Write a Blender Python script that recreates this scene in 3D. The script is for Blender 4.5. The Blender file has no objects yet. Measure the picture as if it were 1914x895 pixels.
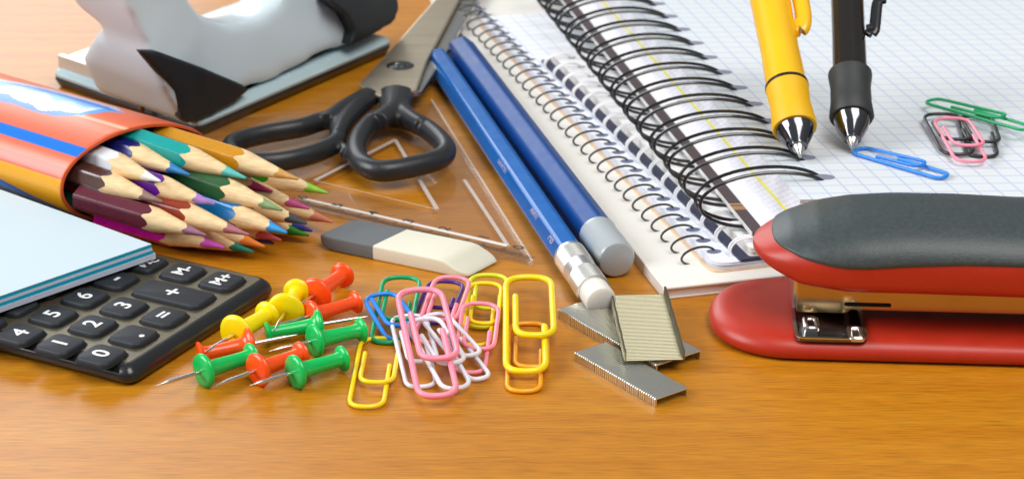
import bpy, math, random
from mathutils import Vector, Matrix
random.seed(7)
R = math.radians
SC = bpy.context.scene
COL = SC.collection
MM = 0.001

# ------------------------------------------------------------------ camera
CAM_H = 200.0                 # mm above the desk
PITCH = R(22.7)
FPX = 3840.0                  # focal length in pixels of the 1914 px wide picture
CX, CY = 957.0, 447.5
FWD = Vector((0, math.cos(PITCH), -math.sin(PITCH)))
UPV = Vector((0, math.sin(PITCH), math.cos(PITCH)))
D0 = CAM_H / math.sin(PITCH)
CAMP = Vector((0, -D0 * math.cos(PITCH), CAM_H))
cd = bpy.data.cameras.new('camera'); cam = bpy.data.objects.new('camera', cd); COL.objects.link(cam)
cam.location = CAMP * MM
cam.rotation_euler = (math.pi / 2 - PITCH, 0, 0)
cd.sensor_width = 36.0
cd.lens = 36.0 * FPX / 1914.0
cd.clip_start = 0.01; cd.clip_end = 30
cd.dof.use_dof = True
cd.dof.focus_distance = 0.462
cd.dof.aperture_fstop = 34
SC.camera = cam
SC.render.resolution_x = 1024; SC.render.resolution_y = 478
SC.view_settings.view_transform = 'Standard'
SC.view_settings.look = 'None'
SC.view_settings.exposure = 0.0
SC.view_settings.gamma = 1.0
SC.render.engine = 'CYCLES'
SC.cycles.use_denoising = True
SC.cycles.max_bounces = 10
SC.cycles.transparent_max_bounces = 16
SC.cycles.caustics_reflective = False
SC.cycles.caustics_refractive = False

# ------------------------------------------------------------------ light
wd = bpy.data.worlds.new('World'); SC.world = wd; wd.use_nodes = True
nt = wd.node_tree; nt.nodes.clear()
wo = nt.nodes.new('ShaderNodeOutputWorld'); bg = nt.nodes.new('ShaderNodeBackground')
tc = nt.nodes.new('ShaderNodeTexCoord'); sp = nt.nodes.new('ShaderNodeSeparateXYZ')
cr = nt.nodes.new('ShaderNodeValToRGB')
nt.links.new(tc.outputs['Generated'], sp.inputs[0])
mr = nt.nodes.new('ShaderNodeMapRange'); mr.inputs[1].default_value = -1; mr.inputs[2].default_value = 1
nt.links.new(sp.outputs[2], mr.inputs[0]); nt.links.new(mr.outputs[0], cr.inputs[0])
e = cr.color_ramp.elements
e[0].position = 0.0; e[0].color = (0.20, 0.17, 0.14, 1)
e[1].position = 1.0; e[1].color = (0.50, 0.52, 0.54, 1)
k = cr.color_ramp.elements.new(0.5); k.color = (0.26, 0.25, 0.24, 1)
k = cr.color_ramp.elements.new(0.66); k.color = (0.32, 0.33, 0.35, 1)
nt.links.new(cr.outputs[0], bg.inputs[0]); bg.inputs[1].default_value = 0.62
nt.links.new(bg.outputs[0], wo.inputs[0])

def area(name, loc, target, sx, sy, power, color):
    l = bpy.data.lights.new(name, 'AREA'); l.shape = 'RECTANGLE'; l.size = sx; l.size_y = sy
    l.energy = power; l.color = color
    o = bpy.data.objects.new(name, l); COL.objects.link(o)
    o.location = loc
    o.rotation_euler = (Vector(target) - Vector(loc)).to_track_quat('-Z', 'Y').to_euler()
    return o
area('window_light', (-1.3, 3.1, 1.3), (0, 0, 0), 1.6, 1.6, 33, (0.96, 0.98, 1.0))
area('side_window_light', (-2.2, -0.25, 1.3), (0, 0, 0), 1.7, 1.3, 64, (0.95, 0.98, 1.0))
area('front_fill_light', (0.55, -0.75, 1.75), (0, 0.0, 0), 1.3, 1.1, 29, (1.0, 0.97, 0.92))  # unseen fill lamp, added to brighten faces towards the camera

# ------------------------------------------------------------------ maths helpers
def ray(px, py):
    return (FWD + Vector((1, 0, 0)) * ((px - CX) / FPX) + UPV * ((CY - py) / FPX))
def W(px, py, z=0.0):
    d = ray(px, py); t = (z - CAMP.z) / d.z
    return CAMP + d * t
def WP(px, py, p0, n):
    d = ray(px, py); t = (p0 - CAMP).dot(n) / d.dot(n)
    return CAMP + d * t
def perp(v):            # horizontal, 90 degrees clockwise seen from above (to the right of v)
    return Vector((v.y, -v.x, 0)).normalized()
def hx(s):
    s = s.lstrip('#'); c = [int(s[i:i+2], 16) / 255 for i in (0, 2, 4)]
    return tuple((x / 12.92 if x <= .04045 else ((x + .055) / 1.055) ** 2.4) for x in c)
def lerp(a, b, t): return a + (b - a) * t
def catmull(pts, n=8, closed=False):
    out = []; m = len(pts)
    rng = range(m) if closed else range(m - 1)
    for i in rng:
        if closed: p0, p1, p2, p3 = pts[(i-1) % m], pts[i], pts[(i+1) % m], pts[(i+2) % m]
        else: p0, p1, p2, p3 = pts[max(i-1, 0)], pts[i], pts[i+1], pts[min(i+2, m-1)]
        for k in range(n):
            t = k / n
            out.append(0.5 * ((2*p1) + (p2-p0)*t + (2*p0-5*p1+4*p2-p3)*t*t + (3*p1-p0-3*p2+p3)*t**3))
    if not closed: out.append(pts[-1])
    return out
def interp(xs, ys, x):
    if x <= xs[0]: return ys[0]
    for i in range(len(xs)-1):
        if x <= xs[i+1]:
            return lerp(ys[i], ys[i+1], (x-xs[i]) / (xs[i+1]-xs[i]))
    return ys[-1]
def fillet(pts, r, n=6):
    out = [pts[0]]
    for i in range(1, len(pts)-1):
        a, b, c = pts[i-1], pts[i], pts[i+1]
        d1 = (a-b); d2 = (c-b); rr = min(r, d1.length*.49, d2.length*.49)
        p = b + d1.normalized()*rr; q = b + d2.normalized()*rr
        for k in range(n+1):
            t = k/n; out.append(p*(1-t)**2 + b*2*t*(1-t) + q*t*t)
    out.append(pts[-1]); return out
def round_poly(pts, r, n=6):
    out = []; m = len(pts)
    for i in range(m):
        a, b, c = pts[i-1], pts[i], pts[(i+1) % m]
        rr = r[i] if isinstance(r, (list, tuple)) else r
        d1 = a-b; d2 = c-b; rr = min(rr, d1.length*.49, d2.length*.49)
        p = b + d1.normalized()*rr; q = b + d2.normalized()*rr
        for k in range(n+1):
            t = k/n; out.append(p*(1-t)**2 + b*2*t*(1-t) + q*t*t)
    return out
def offset_poly(pts, d):        # + grows a counter-clockwise outline
    m = len(pts); out = []
    A = sum(pts[i].x*pts[(i+1) % m].y - pts[(i+1) % m].x*pts[i].y for i in range(m))
    sg = 1 if A > 0 else -1
    for i in range(m):
        e1 = (pts[i]-pts[i-1]); e2 = (pts[(i+1) % m]-pts[i])
        n1 = Vector((e1.y, -e1.x, 0)); n2 = Vector((e2.y, -e2.x, 0))
        if n1.length: n1.normalize()
        if n2.length: n2.normalize()
        nn = n1+n2
        if nn.length < 1e-6: nn = n1
        nn.normalize(); c = max(.5, nn.dot(n1) if n1.length else 1)
        out.append(pts[i] + nn*(sg*d/c))
    return out

# ------------------------------------------------------------------ geometry collector
class G:
    def __init__(s): s.v = []; s.f = []; s.m = []; s.uv = None
    def add(s, v, f, mi=0):
        b = len(s.v); s.v += [Vector(p) for p in v]
        for q in f: s.f.append([i+b for i in q]); s.m.append(mi)
        return s
    def grid(s, rows, closeu=False, closev=False, mi=0, cap0=False, cap1=False):
        nr = len(rows); nc = len(rows[0]); v = [p for r in rows for p in r]; f = []
        for i in range(nr if closev else nr-1):
            for j in range(nc if closeu else nc-1):
                a = i*nc+j; b = i*nc+(j+1) % nc; c = ((i+1) % nr)*nc+(j+1) % nc; d = ((i+1) % nr)*nc+j
                f.append((a, b, c, d))
        if cap0: f.append(tuple(range(nc))[::-1])
        if cap1: f.append(tuple((nr-1)*nc+j for j in range(nc)))
        return s.add(v, f, mi)
    def tube(s, pts, r, seg=10, closed=False, mi=0, caps=True, r2=None, up=None):
        n = len(pts); tang = []
        for i in range(n):
            if closed: t = pts[(i+1) % n]-pts[i-1]
            else: t = pts[min(i+1, n-1)]-pts[max(i-1, 0)]
            tang.append(t.normalized() if t.length > 1e-9 else Vector((1, 0, 0)))
        if up is not None:
            frames = []
            for t in tang:
                x = t.cross(up); x.normalize(); frames.append((x, x.cross(t).normalized()))
        else:
            ref = Vector((0, 0, 1)) if abs(tang[0].z) < .9 else Vector((1, 0, 0))
            x = (ref - tang[0]*ref.dot(tang[0])).normalized(); frames = []
            for t in tang:
                x = (x - t*x.dot(t)).normalized(); frames.append((x, t.cross(x)))
        rows = []
        for i in range(n):
            ra = r[i] if isinstance(r, (list, tuple)) else r
            rb = ra if r2 is None else (r2[i] if isinstance(r2, (list, tuple)) else r2)
            a, b = frames[i]
            rows.append([pts[i] + a*(ra*math.cos(2*math.pi*k/seg)) + b*(rb*math.sin(2*math.pi*k/seg)) for k in range(seg)])
        return s.grid(rows, closeu=True, closev=closed, mi=mi, cap0=caps and not closed, cap1=caps and not closed)
    def lathe(s, o, d, prof, seg=32, mi=0):    # prof: (distance, radius)
        d = d.normalized(); ref = Vector((0, 0, 1)) if abs(d.z) < .9 else Vector((1, 0, 0))
        a = (ref - d*ref.dot(d)).normalized(); b = d.cross(a)
        rows = [[o + d*x + a*(r*math.cos(2*math.pi*k/seg)) + b*(r*math.sin(2*math.pi*k/seg)) for k in range(seg)] for x, r in prof]
        return s.grid(rows, closeu=True, mi=mi, cap0=True, cap1=True)
    def slab(s, outline, prof, T=None, mi=0):  # prof: list of (z, grow)
        rows = []
        for z, g in prof:
            o = offset_poly(outline, g) if g else outline
            rows.append([Vector((p.x, p.y, z)) for p in o])
        if T: rows = [[T(p) for p in r] for r in rows]
        return s.grid(rows, closeu=True, mi=mi, cap0=True, cap1=True)
    def box(s, o, X, Y, Z, mi=0):
        v = [o, o+X, o+X+Y, o+Y, o+Z, o+X+Z, o+X+Y+Z, o+Y+Z]
        return s.add(v, [(0, 3, 2, 1), (4, 5, 6, 7), (0, 1, 5, 4), (1, 2, 6, 5), (2, 3, 7, 6), (3, 0, 4, 7)], mi)
def softprof(z0, z1, b, n=3):
    pr = []
    for k in range(n+1):
        a = k/n*math.pi/2; pr.append((z0+b*(1-math.sin(a)) if False else z0+b*(1-math.cos(a)), -b*(1-math.sin(a))))
    for k in range(n+1):
        a = k/n*math.pi/2; pr.append((z1-b*(1-math.sin(a)), -b*(1-math.cos(a))))
    return pr

# ------------------------------------------------------------------ object helpers
def thing(name, label, cat, loc, group=None):
    o = bpy.data.objects.new(name, None); COL.objects.link(o)
    o.location = Vector(loc)*MM; o.empty_display_size = .005
    o['label'] = label; o['category'] = cat
    if group: o['group'] = group
    return o
def obj(name, g, mat, parent=None, angle=35, flat=False, label=None, uvf=None, recalc=True):
    org = Vector((0, 0, 0)); p = parent
    while p is not None:
        org = org + Vector(p.location)/MM; p = p.parent
    me = bpy.data.meshes.new(name)
    me.from_pydata([tuple((v-org)*MM) for v in g.v], [], g.f)
    mats = mat if isinstance(mat, list) else [mat]
    for m in mats: me.materials.append(m)
    if len(mats) > 1: me.polygons.foreach_set('material_index', g.m)
    if uvf:
        uv = me.uv_layers.new(name='UVMap')
        for l in me.loops:
            uv.data[l.index].uv = uvf(g.v[l.vertex_index])
    me.update()
    if recalc:
        import bmesh
        bm = bmesh.new(); bm.from_mesh(me); bmesh.ops.recalc_face_normals(bm, faces=bm.faces); bm.to_mesh(me); bm.free()
    if not flat:
        me.polygons.foreach_set('use_smooth', [True]*len(me.polygons))
        me.set_sharp_from_angle(angle=R(angle))
    o = bpy.data.objects.new(name, me); COL.objects.link(o)
    if parent: o.parent = parent
    if label: o['label'] = label
    return o
def blobify(o, voxel, smooth, iters):      # fuse the pieces of one part into one rounded skin
    m = o.modifiers.new('fuse', 'REMESH'); m.mode = 'VOXEL'; m.voxel_size = voxel*MM; m.use_smooth_shade = True
    if iters:
        s = o.modifiers.new('soften', 'SMOOTH'); s.factor = smooth; s.iterations = iters
    dg = bpy.context.evaluated_depsgraph_get(); dg.update()
    me = bpy.data.meshes.new_from_object(o.evaluated_get(dg))
    o.modifiers.clear(); o.data = me
    me.polygons.foreach_set('use_smooth', [True]*len(me.polygons))
def text_mesh(name, s, mat, parent, M, size, weight=0.0, depth=0.06, align='CENTER'):
    cu = bpy.data.curves.new(name, 'FONT'); cu.body = s; cu.size = size; cu.extrude = depth; cu.offset = weight
    cu.align_x = align; cu.align_y = 'CENTER'; cu.resolution_u = 3
    t = bpy.data.objects.new('tmp_text', cu); COL.objects.link(t)
    dg = bpy.context.evaluated_depsgraph_get(); dg.update()
    me = bpy.data.meshes.new_from_object(t.evaluated_get(dg)); bpy.data.objects.remove(t)
    g = G(); g.add([M @ v.co for v in me.vertices], [tuple(p.vertices) for p in me.polygons])
    return obj(name, g, mat, parent, flat=True, recalc=False)
def frame(o, x, y, z=None):
    x = x.normalized(); z = (x.cross(y)).normalized() if z is None else z.normalized(); y = z.cross(x)
    M = Matrix.Identity(4)
    for i in range(3): M[i][0] = x[i]; M[i][1] = y[i]; M[i][2] = z[i]; M[i][3] = o[i]
    return M

# ------------------------------------------------------------------ materials
def newmat(name):
    m = bpy.data.materials.new(name); m.use_nodes = True
    return m, m.node_tree, m.node_tree.nodes['Principled BSDF']
def mat(name, c, rough=.4, metal=0.0, ior=1.5, coat=0.0, var=0.0, vscale=60, bump=0.0, bscale=900, sss=0.0, aniso=0.0, stretch=None, crough=.08, trans=0.0):
    if isinstance(c, str): c = hx(c)
    m, t, p = newmat(name)
    p.inputs['Base Color'].default_value = (*c, 1); p.inputs['Roughness'].default_value = rough
    p.inputs['Metallic'].default_value = metal; p.inputs['IOR'].default_value = ior
    p.inputs['Coat Weight'].default_value = coat; p.inputs['Coat Roughness'].default_value = crough
    p.inputs['Transmission Weight'].default_value = trans
    if sss:
        p.inputs['Subsurface Weight'].default_value = sss; p.inputs['Subsurface Radius'].default_value = (.004, .003, .002)
        p.inputs['Subsurface Scale'].default_value = .6
    tcn = t.nodes.new('ShaderNodeTexCoord'); mp = t.nodes.new('ShaderNodeMapping')
    t.links.new(tcn.outputs['Object'], mp.inputs[0])
    if stretch: mp.inputs['Scale'].default_value = stretch
    if var:
        n = t.nodes.new('ShaderNodeTexNoise'); n.inputs['Scale'].default_value = vscale; n.inputs['Detail'].default_value = 4
        t.links.new(mp.outputs[0], n.inputs[0])
        mx = t.nodes.new('ShaderNodeMix'); mx.data_type = 'RGBA'
        mx.inputs[6].default_value = (*[max(0, x*(1-var)) for x in c], 1); mx.inputs[7].default_value = (*[min(1, x*(1+var)) for x in c], 1)
        rr = t.nodes.new('ShaderNodeMapRange'); rr.inputs[1].default_value = .3; rr.inputs[2].default_value = .7
        t.links.new(n.outputs[0], rr.inputs[0]); t.links.new(rr.outputs[0], mx.inputs[0]); t.links.new(mx.outputs[2], p.inputs['Base Color'])
        r2 = t.nodes.new('ShaderNodeMapRange'); r2.inputs[3].default_value = max(.02, rough-.06); r2.inputs[4].default_value = rough+.08
        t.links.new(n.outputs[0], r2.inputs[0]); t.links.new(r2.outputs[0], p.inputs['Roughness'])
    if bump:
        n2 = t.nodes.new('ShaderNodeTexNoise'); n2.inputs['Scale'].default_value = bscale; n2.inputs['Detail'].default_value = 3
        t.links.new(mp.outputs[0], n2.inputs[0])
        b = t.nodes.new('ShaderNodeBump'); b.inputs['Strength'].default_value = bump; b.inputs['Distance'].default_value = .0002
        t.links.new(n2.outputs[0], b.inputs['Height']); t.links.new(b.outputs[0], p.inputs['Normal'])
    return m

def wood_desk():
    m, t, p = newmat('desk_wood'); N = t.nodes; L = t.links
    tcn = N.new('ShaderNodeTexCoord')
    mp = N.new('ShaderNodeMapping'); mp.inputs['Scale'].default_value = (3.2, 90, 1); mp.inputs['Rotation'].default_value = (0, 0, R(-1.5)); L.new(tcn.outputs['Object'], mp.inputs[0])
    n1 = N.new('ShaderNodeTexNoise'); n1.inputs['Scale'].default_value = 2.2; n1.inputs['Detail'].default_value = 6; n1.inputs['Distortion'].default_value = .3; L.new(mp.outputs[0], n1.inputs[0])
    c1 = N.new('ShaderNodeValToRGB'); L.new(n1.outputs[0], c1.inputs[0])
    el = c1.color_ramp.elements; el[0].position = .28; el[0].color = (*hx('#bb7410'), 1); el[1].position = .74; el[1].color = (*hx('#cb891d'), 1)
    x = el.new(.5); x.color = (*hx('#c47e15'), 1)
    mp2 = N.new('ShaderNodeMapping'); mp2.inputs['Scale'].default_value = (42, 1050, 1); mp2.inputs['Rotation'].default_value = (0, 0, R(-1.5)); L.new(tcn.outputs['Object'], mp2.inputs[0])
    n2 = N.new('ShaderNodeTexNoise'); n2.inputs['Scale'].default_value = 3; n2.inputs['Detail'].default_value = 5; L.new(mp2.outputs[0], n2.inputs[0])
    r2 = N.new('ShaderNodeMapRange'); r2.inputs[1].default_value = .36; r2.inputs[2].default_value = .56; r2.inputs[3].default_value = .70; r2.inputs[4].default_value = 1.0; L.new(n2.outputs[0], r2.inputs[0])
    mx = N.new('ShaderNodeMix'); mx.data_type = 'RGBA'; mx.blend_type = 'MULTIPLY'; mx.inputs[0].default_value = 1
    L.new(c1.outputs[0], mx.inputs[6]); L.new(r2.outputs[0], mx.inputs[7])
    # occasional short dark pores
    mp3 = N.new('ShaderNodeMapping'); mp3.inputs['Scale'].default_value = (60, 1500, 1); L.new(tcn.outputs['Object'], mp3.inputs[0])
    n3 = N.new('ShaderNodeTexNoise'); n3.inputs['Scale'].default_value = 1.6; n3.inputs['Detail'].default_value = 2; L.new(mp3.outputs[0], n3.inputs[0])
    r3 = N.new('ShaderNodeMapRange'); r3.inputs[1].default_value = .62; r3.inputs[2].default_value = .72; r3.inputs[3].default_value = 1.0; r3.inputs[4].default_value = .72; L.new(n3.outputs[0], r3.inputs[0])
    mx2 = N.new('ShaderNodeMix'); mx2.data_type = 'RGBA'; mx2.blend_type = 'MULTIPLY'; mx2.inputs[0].default_value = 1
    L.new(mx.outputs[2], mx2.inputs[6]); L.new(r3.outputs[0], mx2.inputs[7]); L.new(mx2.outputs[2], p.inputs['Base Color'])
    p.inputs['Roughness'].default_value = .42
    p.inputs['IOR'].default_value = 1.4; p.inputs['Coat Weight'].default_value = .24; p.inputs['Coat Roughness'].default_value = .25
    b = N.new('ShaderNodeBump'); b.inputs['Strength'].default_value = .12; b.inputs['Distance'].default_value = .0002
    L.new(n2.outputs[0], b.inputs['Height']); L.new(b.outputs[0], p.inputs['Normal'])
    return m
def paper_grid(name, base, line, cell, width, strength):
    m, t, p = newmat(name); N = t.nodes; L = t.links
    uv = N.new('ShaderNodeUVMap'); s = N.new('ShaderNodeSeparateXYZ'); L.new(uv.outputs[0], s.inputs[0])
    outs = []
    for i in (0, 1):
        a = N.new('ShaderNodeMath'); a.operation = 'DIVIDE'; L.new(s.outputs[i], a.inputs[0]); a.inputs[1].default_value = cell
        f = N.new('ShaderNodeMath'); f.operation = 'PINGPONG'; L.new(a.outputs[0], f.inputs[0]); f.inputs[1].default_value = .5
        r = N.new('ShaderNodeMapRange'); L.new(f.outputs[0], r.inputs[0]); r.inputs[1].default_value = width/cell*.5; r.inputs[2].default_value = width/cell*1.2; r.inputs[3].default_value = 1; r.inputs[4].default_value = 0
        outs.append(r)
    mxm = N.new('ShaderNodeMath'); mxm.operation = 'MAXIMUM'; L.new(outs[0].outputs[0], mxm.inputs[0]); L.new(outs[1].outputs[0], mxm.inputs[1])
    mul = N.new('ShaderNodeMath'); mul.operation = 'MULTIPLY'; L.new(mxm.outputs[0], mul.inputs[0]); mul.inputs[1].default_value = strength
    mx = N.new('ShaderNodeMix'); mx.data_type = 'RGBA'; L.new(mul.outputs[0], mx.inputs[0])
    mx.inputs[6].default_value = (*hx(base), 1); mx.inputs[7].default_value = (*hx(line), 1)
    L.new(mx.outputs[2], p.inputs['Base Color']); p.inputs['Roughness'].default_value = .75; p.inputs['IOR'].default_value = 1.35
    return m
def acrylic(name, tint, gloss=.06, haze=0.0, hazecol=(1, 1, 1)):
    m = bpy.data.materials.new(name); m.use_nodes = True; t = m.node_tree; t.nodes.clear(); N = t.nodes; L = t.links
    o = N.new('ShaderNodeOutputMaterial'); tr = N.new('ShaderNodeBsdfTransparent'); tr.inputs[0].default_value = (*tint, 1)
    gl = N.new('ShaderNodeBsdfGlossy'); gl.inputs['Roughness'].default_value = gloss
    fr = N.new('ShaderNodeFresnel'); fr.inputs[0].default_value = 1.3
    sc = N.new('ShaderNodeMath'); sc.operation = 'MULTIPLY'; sc.inputs[1].default_value = .25; L.new(fr.outputs[0], sc.inputs[0])
    ms = N.new('ShaderNodeMixShader'); L.new(sc.outputs[0], ms.inputs[0]); L.new(tr.outputs[0], ms.inputs[1]); L.new(gl.outputs[0], ms.inputs[2])
    out = ms
    if haze:
        df = N.new('ShaderNodeBsdfDiffuse'); df.inputs[0].default_value = (*hazecol, 1)
        m2 = N.new('ShaderNodeMixShader'); m2.inputs[0].default_value = haze; L.new(ms.outputs[0], m2.inputs[1]); L.new(df.outputs[0], m2.inputs[2]); out = m2
    L.new(out.outputs[0], o.inputs[0]); return m

M_DESK = wood_desk()
M_STEEL = mat('bright_steel', (.72, .71, .68), .16, 1.0, var=.08, vscale=200)
M_CHROME = mat('dark_chrome', (.17, .175, .19), .1, 1.0)
M_SILVER = mat('silver', (.80, .79, .76), .22, 1.0)
M_BLACK = mat('black_plastic', (.012, .013, .015), .28, coat=.3, bump=.05)
M_BLACKSOFT = mat('soft_black_rubber', (.010, .013, .016), .5, var=.15, vscale=300, bump=.12, bscale=2500)
M_SCIS = mat('black_scissor_plastic', (.018, .02, .023), .36, var=.15, vscale=200, bump=.06, bscale=1800)
M_WHITE = mat('white_print', (.85, .85, .85), .5)

# ------------------------------------------------------------------ desk
g = G(); hw = 1500
g.slab([Vector((-hw, -900, 0)), Vector((hw, -900, 0)), Vector((hw, 1600, 0)), Vector((-hw, 1600, 0))], [(-25, 0), (0, 0)])
o = obj('desk_surface', g, M_DESK, flat=True); o['kind'] = 'structure'

# ------------------------------------------------------------------ notebooks
def spine_frame(a, b, z):
    """a near pixel, b far pixel on a spine line at height z -> origin, away, right"""
    A = W(a[0], a[1], z); B = W(b[0], b[1], z); s = (B-A).normalized()
    return A, s, perp(s)
M_PAGE = mat('page_edges', '#e6e2dc', .8, var=.05, vscale=400)
M_COVERW = mat('white_book_cover', '#e9e6df', .5, var=.015, vscale=80)
M_GRID = paper_grid('squared_paper', '#d6dbdf', '#86a0d2', 5.08, .26, .48)
M_GRID2 = paper_grid('pale_squared_paper', '#eceef2', '#b9c6e6', 5.0, .3, .55)
M_BLANK = mat('white_paper', '#ecebee', .7, var=.01)
M_CARD = mat('tan_card_edge', '#e8c7a0', .7, var=.08, vscale=300)
M_WIRE = mat('black_coated_wire', (.012, .012, .014), .22, coat=.5)
M_WIRED = mat('dark_steel_wire', (.10, .10, .09), .28, metal=.8)
M_WIREW = mat('white_coated_wire', '#f4f4f6', .35, coat=.4)
M_HOLE = mat('punched_hole_shade', (.05, .055, .09), .9)
M_NAVY = mat('navy_cover', '#272c4a', .45, var=.08)

def mesh_rect(A, s, r, off, z0, z1, w, d, front=0, rad=0.0):
    """rectangle starting at A + r*off, going w to the right and d away"""
    p = [A + r*off + s*front, A + r*(off+w) + s*front, A + r*(off+w) + s*d, A + r*off + s*d]
    p = [Vector((q.x, q.y, 0)) for q in p]
    if rad: p = round_poly(p, rad, 4)
    return p

# N0: thick white book at the bottom
A0, s0, r0 = spine_frame((1241, 538), (862, 62), 3.1)
t = thing('book', 'plain white soft covered book lying at the bottom of the notebook pile', 'book', (A0.x, A0.y, 0))
g = G(); g.slab(mesh_rect(A0, s0, r0, 0, 0, 3, 150, 260, rad=1.5), [(2.55, 0), (2.9, 0), (3.1, -.2)]); obj('cover', g, M_COVERW, t)
g = G(); g.slab(mesh_rect(A0, s0, r0, .5, 0, 3, 149, 259, front=.5), [(.5, 0), (2.5, 0)]); obj('page_block', g, mat('book_block', '#d9cfca', .8, var=.12, vscale=1, stretch=(30, 30, 3000)), t)
g = G(); g.slab(mesh_rect(A0, s0, r0, 0, 0, 3, 150, 260, rad=1.5), [(.02, -.2), (.15, 0), (.45, 0)]); obj('back_cover', g, M_COVERW, t)
g = G(); q = [A0 + r0*x for x in (0, 0)]
g.slab(mesh_rect(A0, s0, r0, 0, 0, 3, .45, 259.5, front=.2), [(.46, 0), (2.54, 0)]); obj('spine', g, M_COVERW, t)

def ring(g, C, n, s, a, b, rw, off=0.0, lean=0.0, seg=7, N=40, pinch=0.0, a0=0.0):
    pts = []
    for k in range(N):
        ph = 2*math.pi*k/N + a0
        o_ = off*(1-pinch*max(0, math.cos(ph - R(-20)))**6)
        pts.append(C - n*(a*math.cos(ph)) + Vector((0, 0, b*math.sin(ph))) + s*(o_ + lean*math.cos(ph)))
    g.tube(pts, rw, seg=seg, closed=True)

# N1: thin-wire spiral notebook
z1 = 5.3
H1a = W(1334, 470, z1); H1b = W(898, 18, z1)
s1 = (H1b-H1a).normalized(); r1 = perp(s1); p1 = (H1b-H1a).length/30
A1 = W(1314, 497, z1); A1 = H1a + s1*((A1-H1a).dot(s1)) - r1*2.6
t1 = thing('spiral_notebook', 'squared notebook bound with a thin dark wire spiral, lying on the white book', 'notebook', (A1.x, A1.y, 3.1))
g = G(); g.slab(mesh_rect(A1, s1, r1, -.9, 0, 0, 105, 215, front=-.3, rad=3), [(3.13, 0), (3.55, 0)]); obj('back_cover', g, M_CARD, t1)
g = G()
for k in range(7):
    zz = 3.58 + k*.245
    g.slab(mesh_rect(A1, s1, r1, -.25+random.uniform(-.2, .25), 0, 0, 104, 214, front=random.uniform(-.25, .35), rad=4), [(zz, 0), (zz+.2, 0)])
obj('page_stack', g, mat('ruled_page_edges', '#dcdbe4', .8, var=.12, vscale=150), t1)
g = G(); g.slab(mesh_rect(A1, s1, r1, 0, 0, 0, 104, 214, rad=5), [(z1-.02, 0), (z1, 0)])
obj('top_page', g, M_GRID2, t1, uvf=lambda v: ((v-A1).dot(s1), (v-A1).dot(r1)))
g = G(); gh = G()
for i in range(-1, 33):
    Hc = H1a + s1*(p1*i)
    if i < 0: continue
    ring(g, Hc - r1*4.0 + Vector((0, 0, -.6)), -r1, s1, 4.6, 2.15, .3, lean=.9, seg=6, N=28)
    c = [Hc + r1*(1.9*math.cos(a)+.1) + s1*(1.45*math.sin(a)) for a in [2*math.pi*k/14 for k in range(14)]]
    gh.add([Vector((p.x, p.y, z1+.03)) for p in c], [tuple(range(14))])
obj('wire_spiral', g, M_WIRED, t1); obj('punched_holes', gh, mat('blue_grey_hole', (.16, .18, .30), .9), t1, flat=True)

# N2: small pad, white wire, navy cover
zc2 = 5.95; z2 = 8.3
Q2a = W(1369, 459, zc2); Q2b = W(1024, 117, zc2); s2 = (Q2b-Q2a).normalized(); r2 = perp(s2); p2 = (Q2b-Q2a).length/16
C2 = W(1377, 486, zc2); A2 = Q2a + s2*((C2-Q2a).dot(s2)) - r2*1.35
t2 = thing('wire_pad', 'small pad with white wire rings over a navy cover strip, on the spiral notebook', 'notepad', (A2.x, A2.y, 5.3))
L2 = (Q2b-A2).dot(s2) + 3
g = G(); g.slab(mesh_rect(A2, s2, r2, 0, 0, 0, 75, L2, rad=.8), [(5.36, 0), (zc2, 0)]); obj('back_cover', g, M_NAVY, t2)
g = G()
for k in range(6):
    zz = 6.0+k*.38
    g.slab(mesh_rect(A2, s2, r2, 2.7+random.uniform(-.1, .2), 0, 0, 71, L2-.8, front=.8+random.uniform(-.2, .3), rad=1.5), [(zz, 0), (zz+.33, 0)])
obj('page_stack', g, M_PAGE, t2)
g = G(); g.slab(mesh_rect(A2, s2, r2, 2.8, 0, 0, 71, L2-.8, front=.9, rad=1.5), [(z2-.03, 0), (z2, 0)]); obj('top_page', g, M_BLANK, t2)
g = G(); gh = G()
for i in range(17):
    Cc = Q2a + s2*(p2*(i-.5)); Cc.z = 6.9
    if i == 0: Cc = Q2a + s2*(p2*(-.45)); Cc.z = 6.9
    for of in (-.58, .58):
        ring(g, Cc + r2*2.2, -r2, s2, 4.7, 2.9, .27, off=of, pinch=.6, seg=7, N=30)
    Hc = Cc + r2*6.2
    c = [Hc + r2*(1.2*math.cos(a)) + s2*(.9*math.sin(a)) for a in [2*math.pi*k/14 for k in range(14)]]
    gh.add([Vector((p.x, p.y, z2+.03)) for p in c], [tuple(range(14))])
obj('wire_rings', g, M_WIREW, t2); obj('punched_holes', gh, mat('pad_hole', (.22, .21, .25), .9), t2, flat=True)

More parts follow.
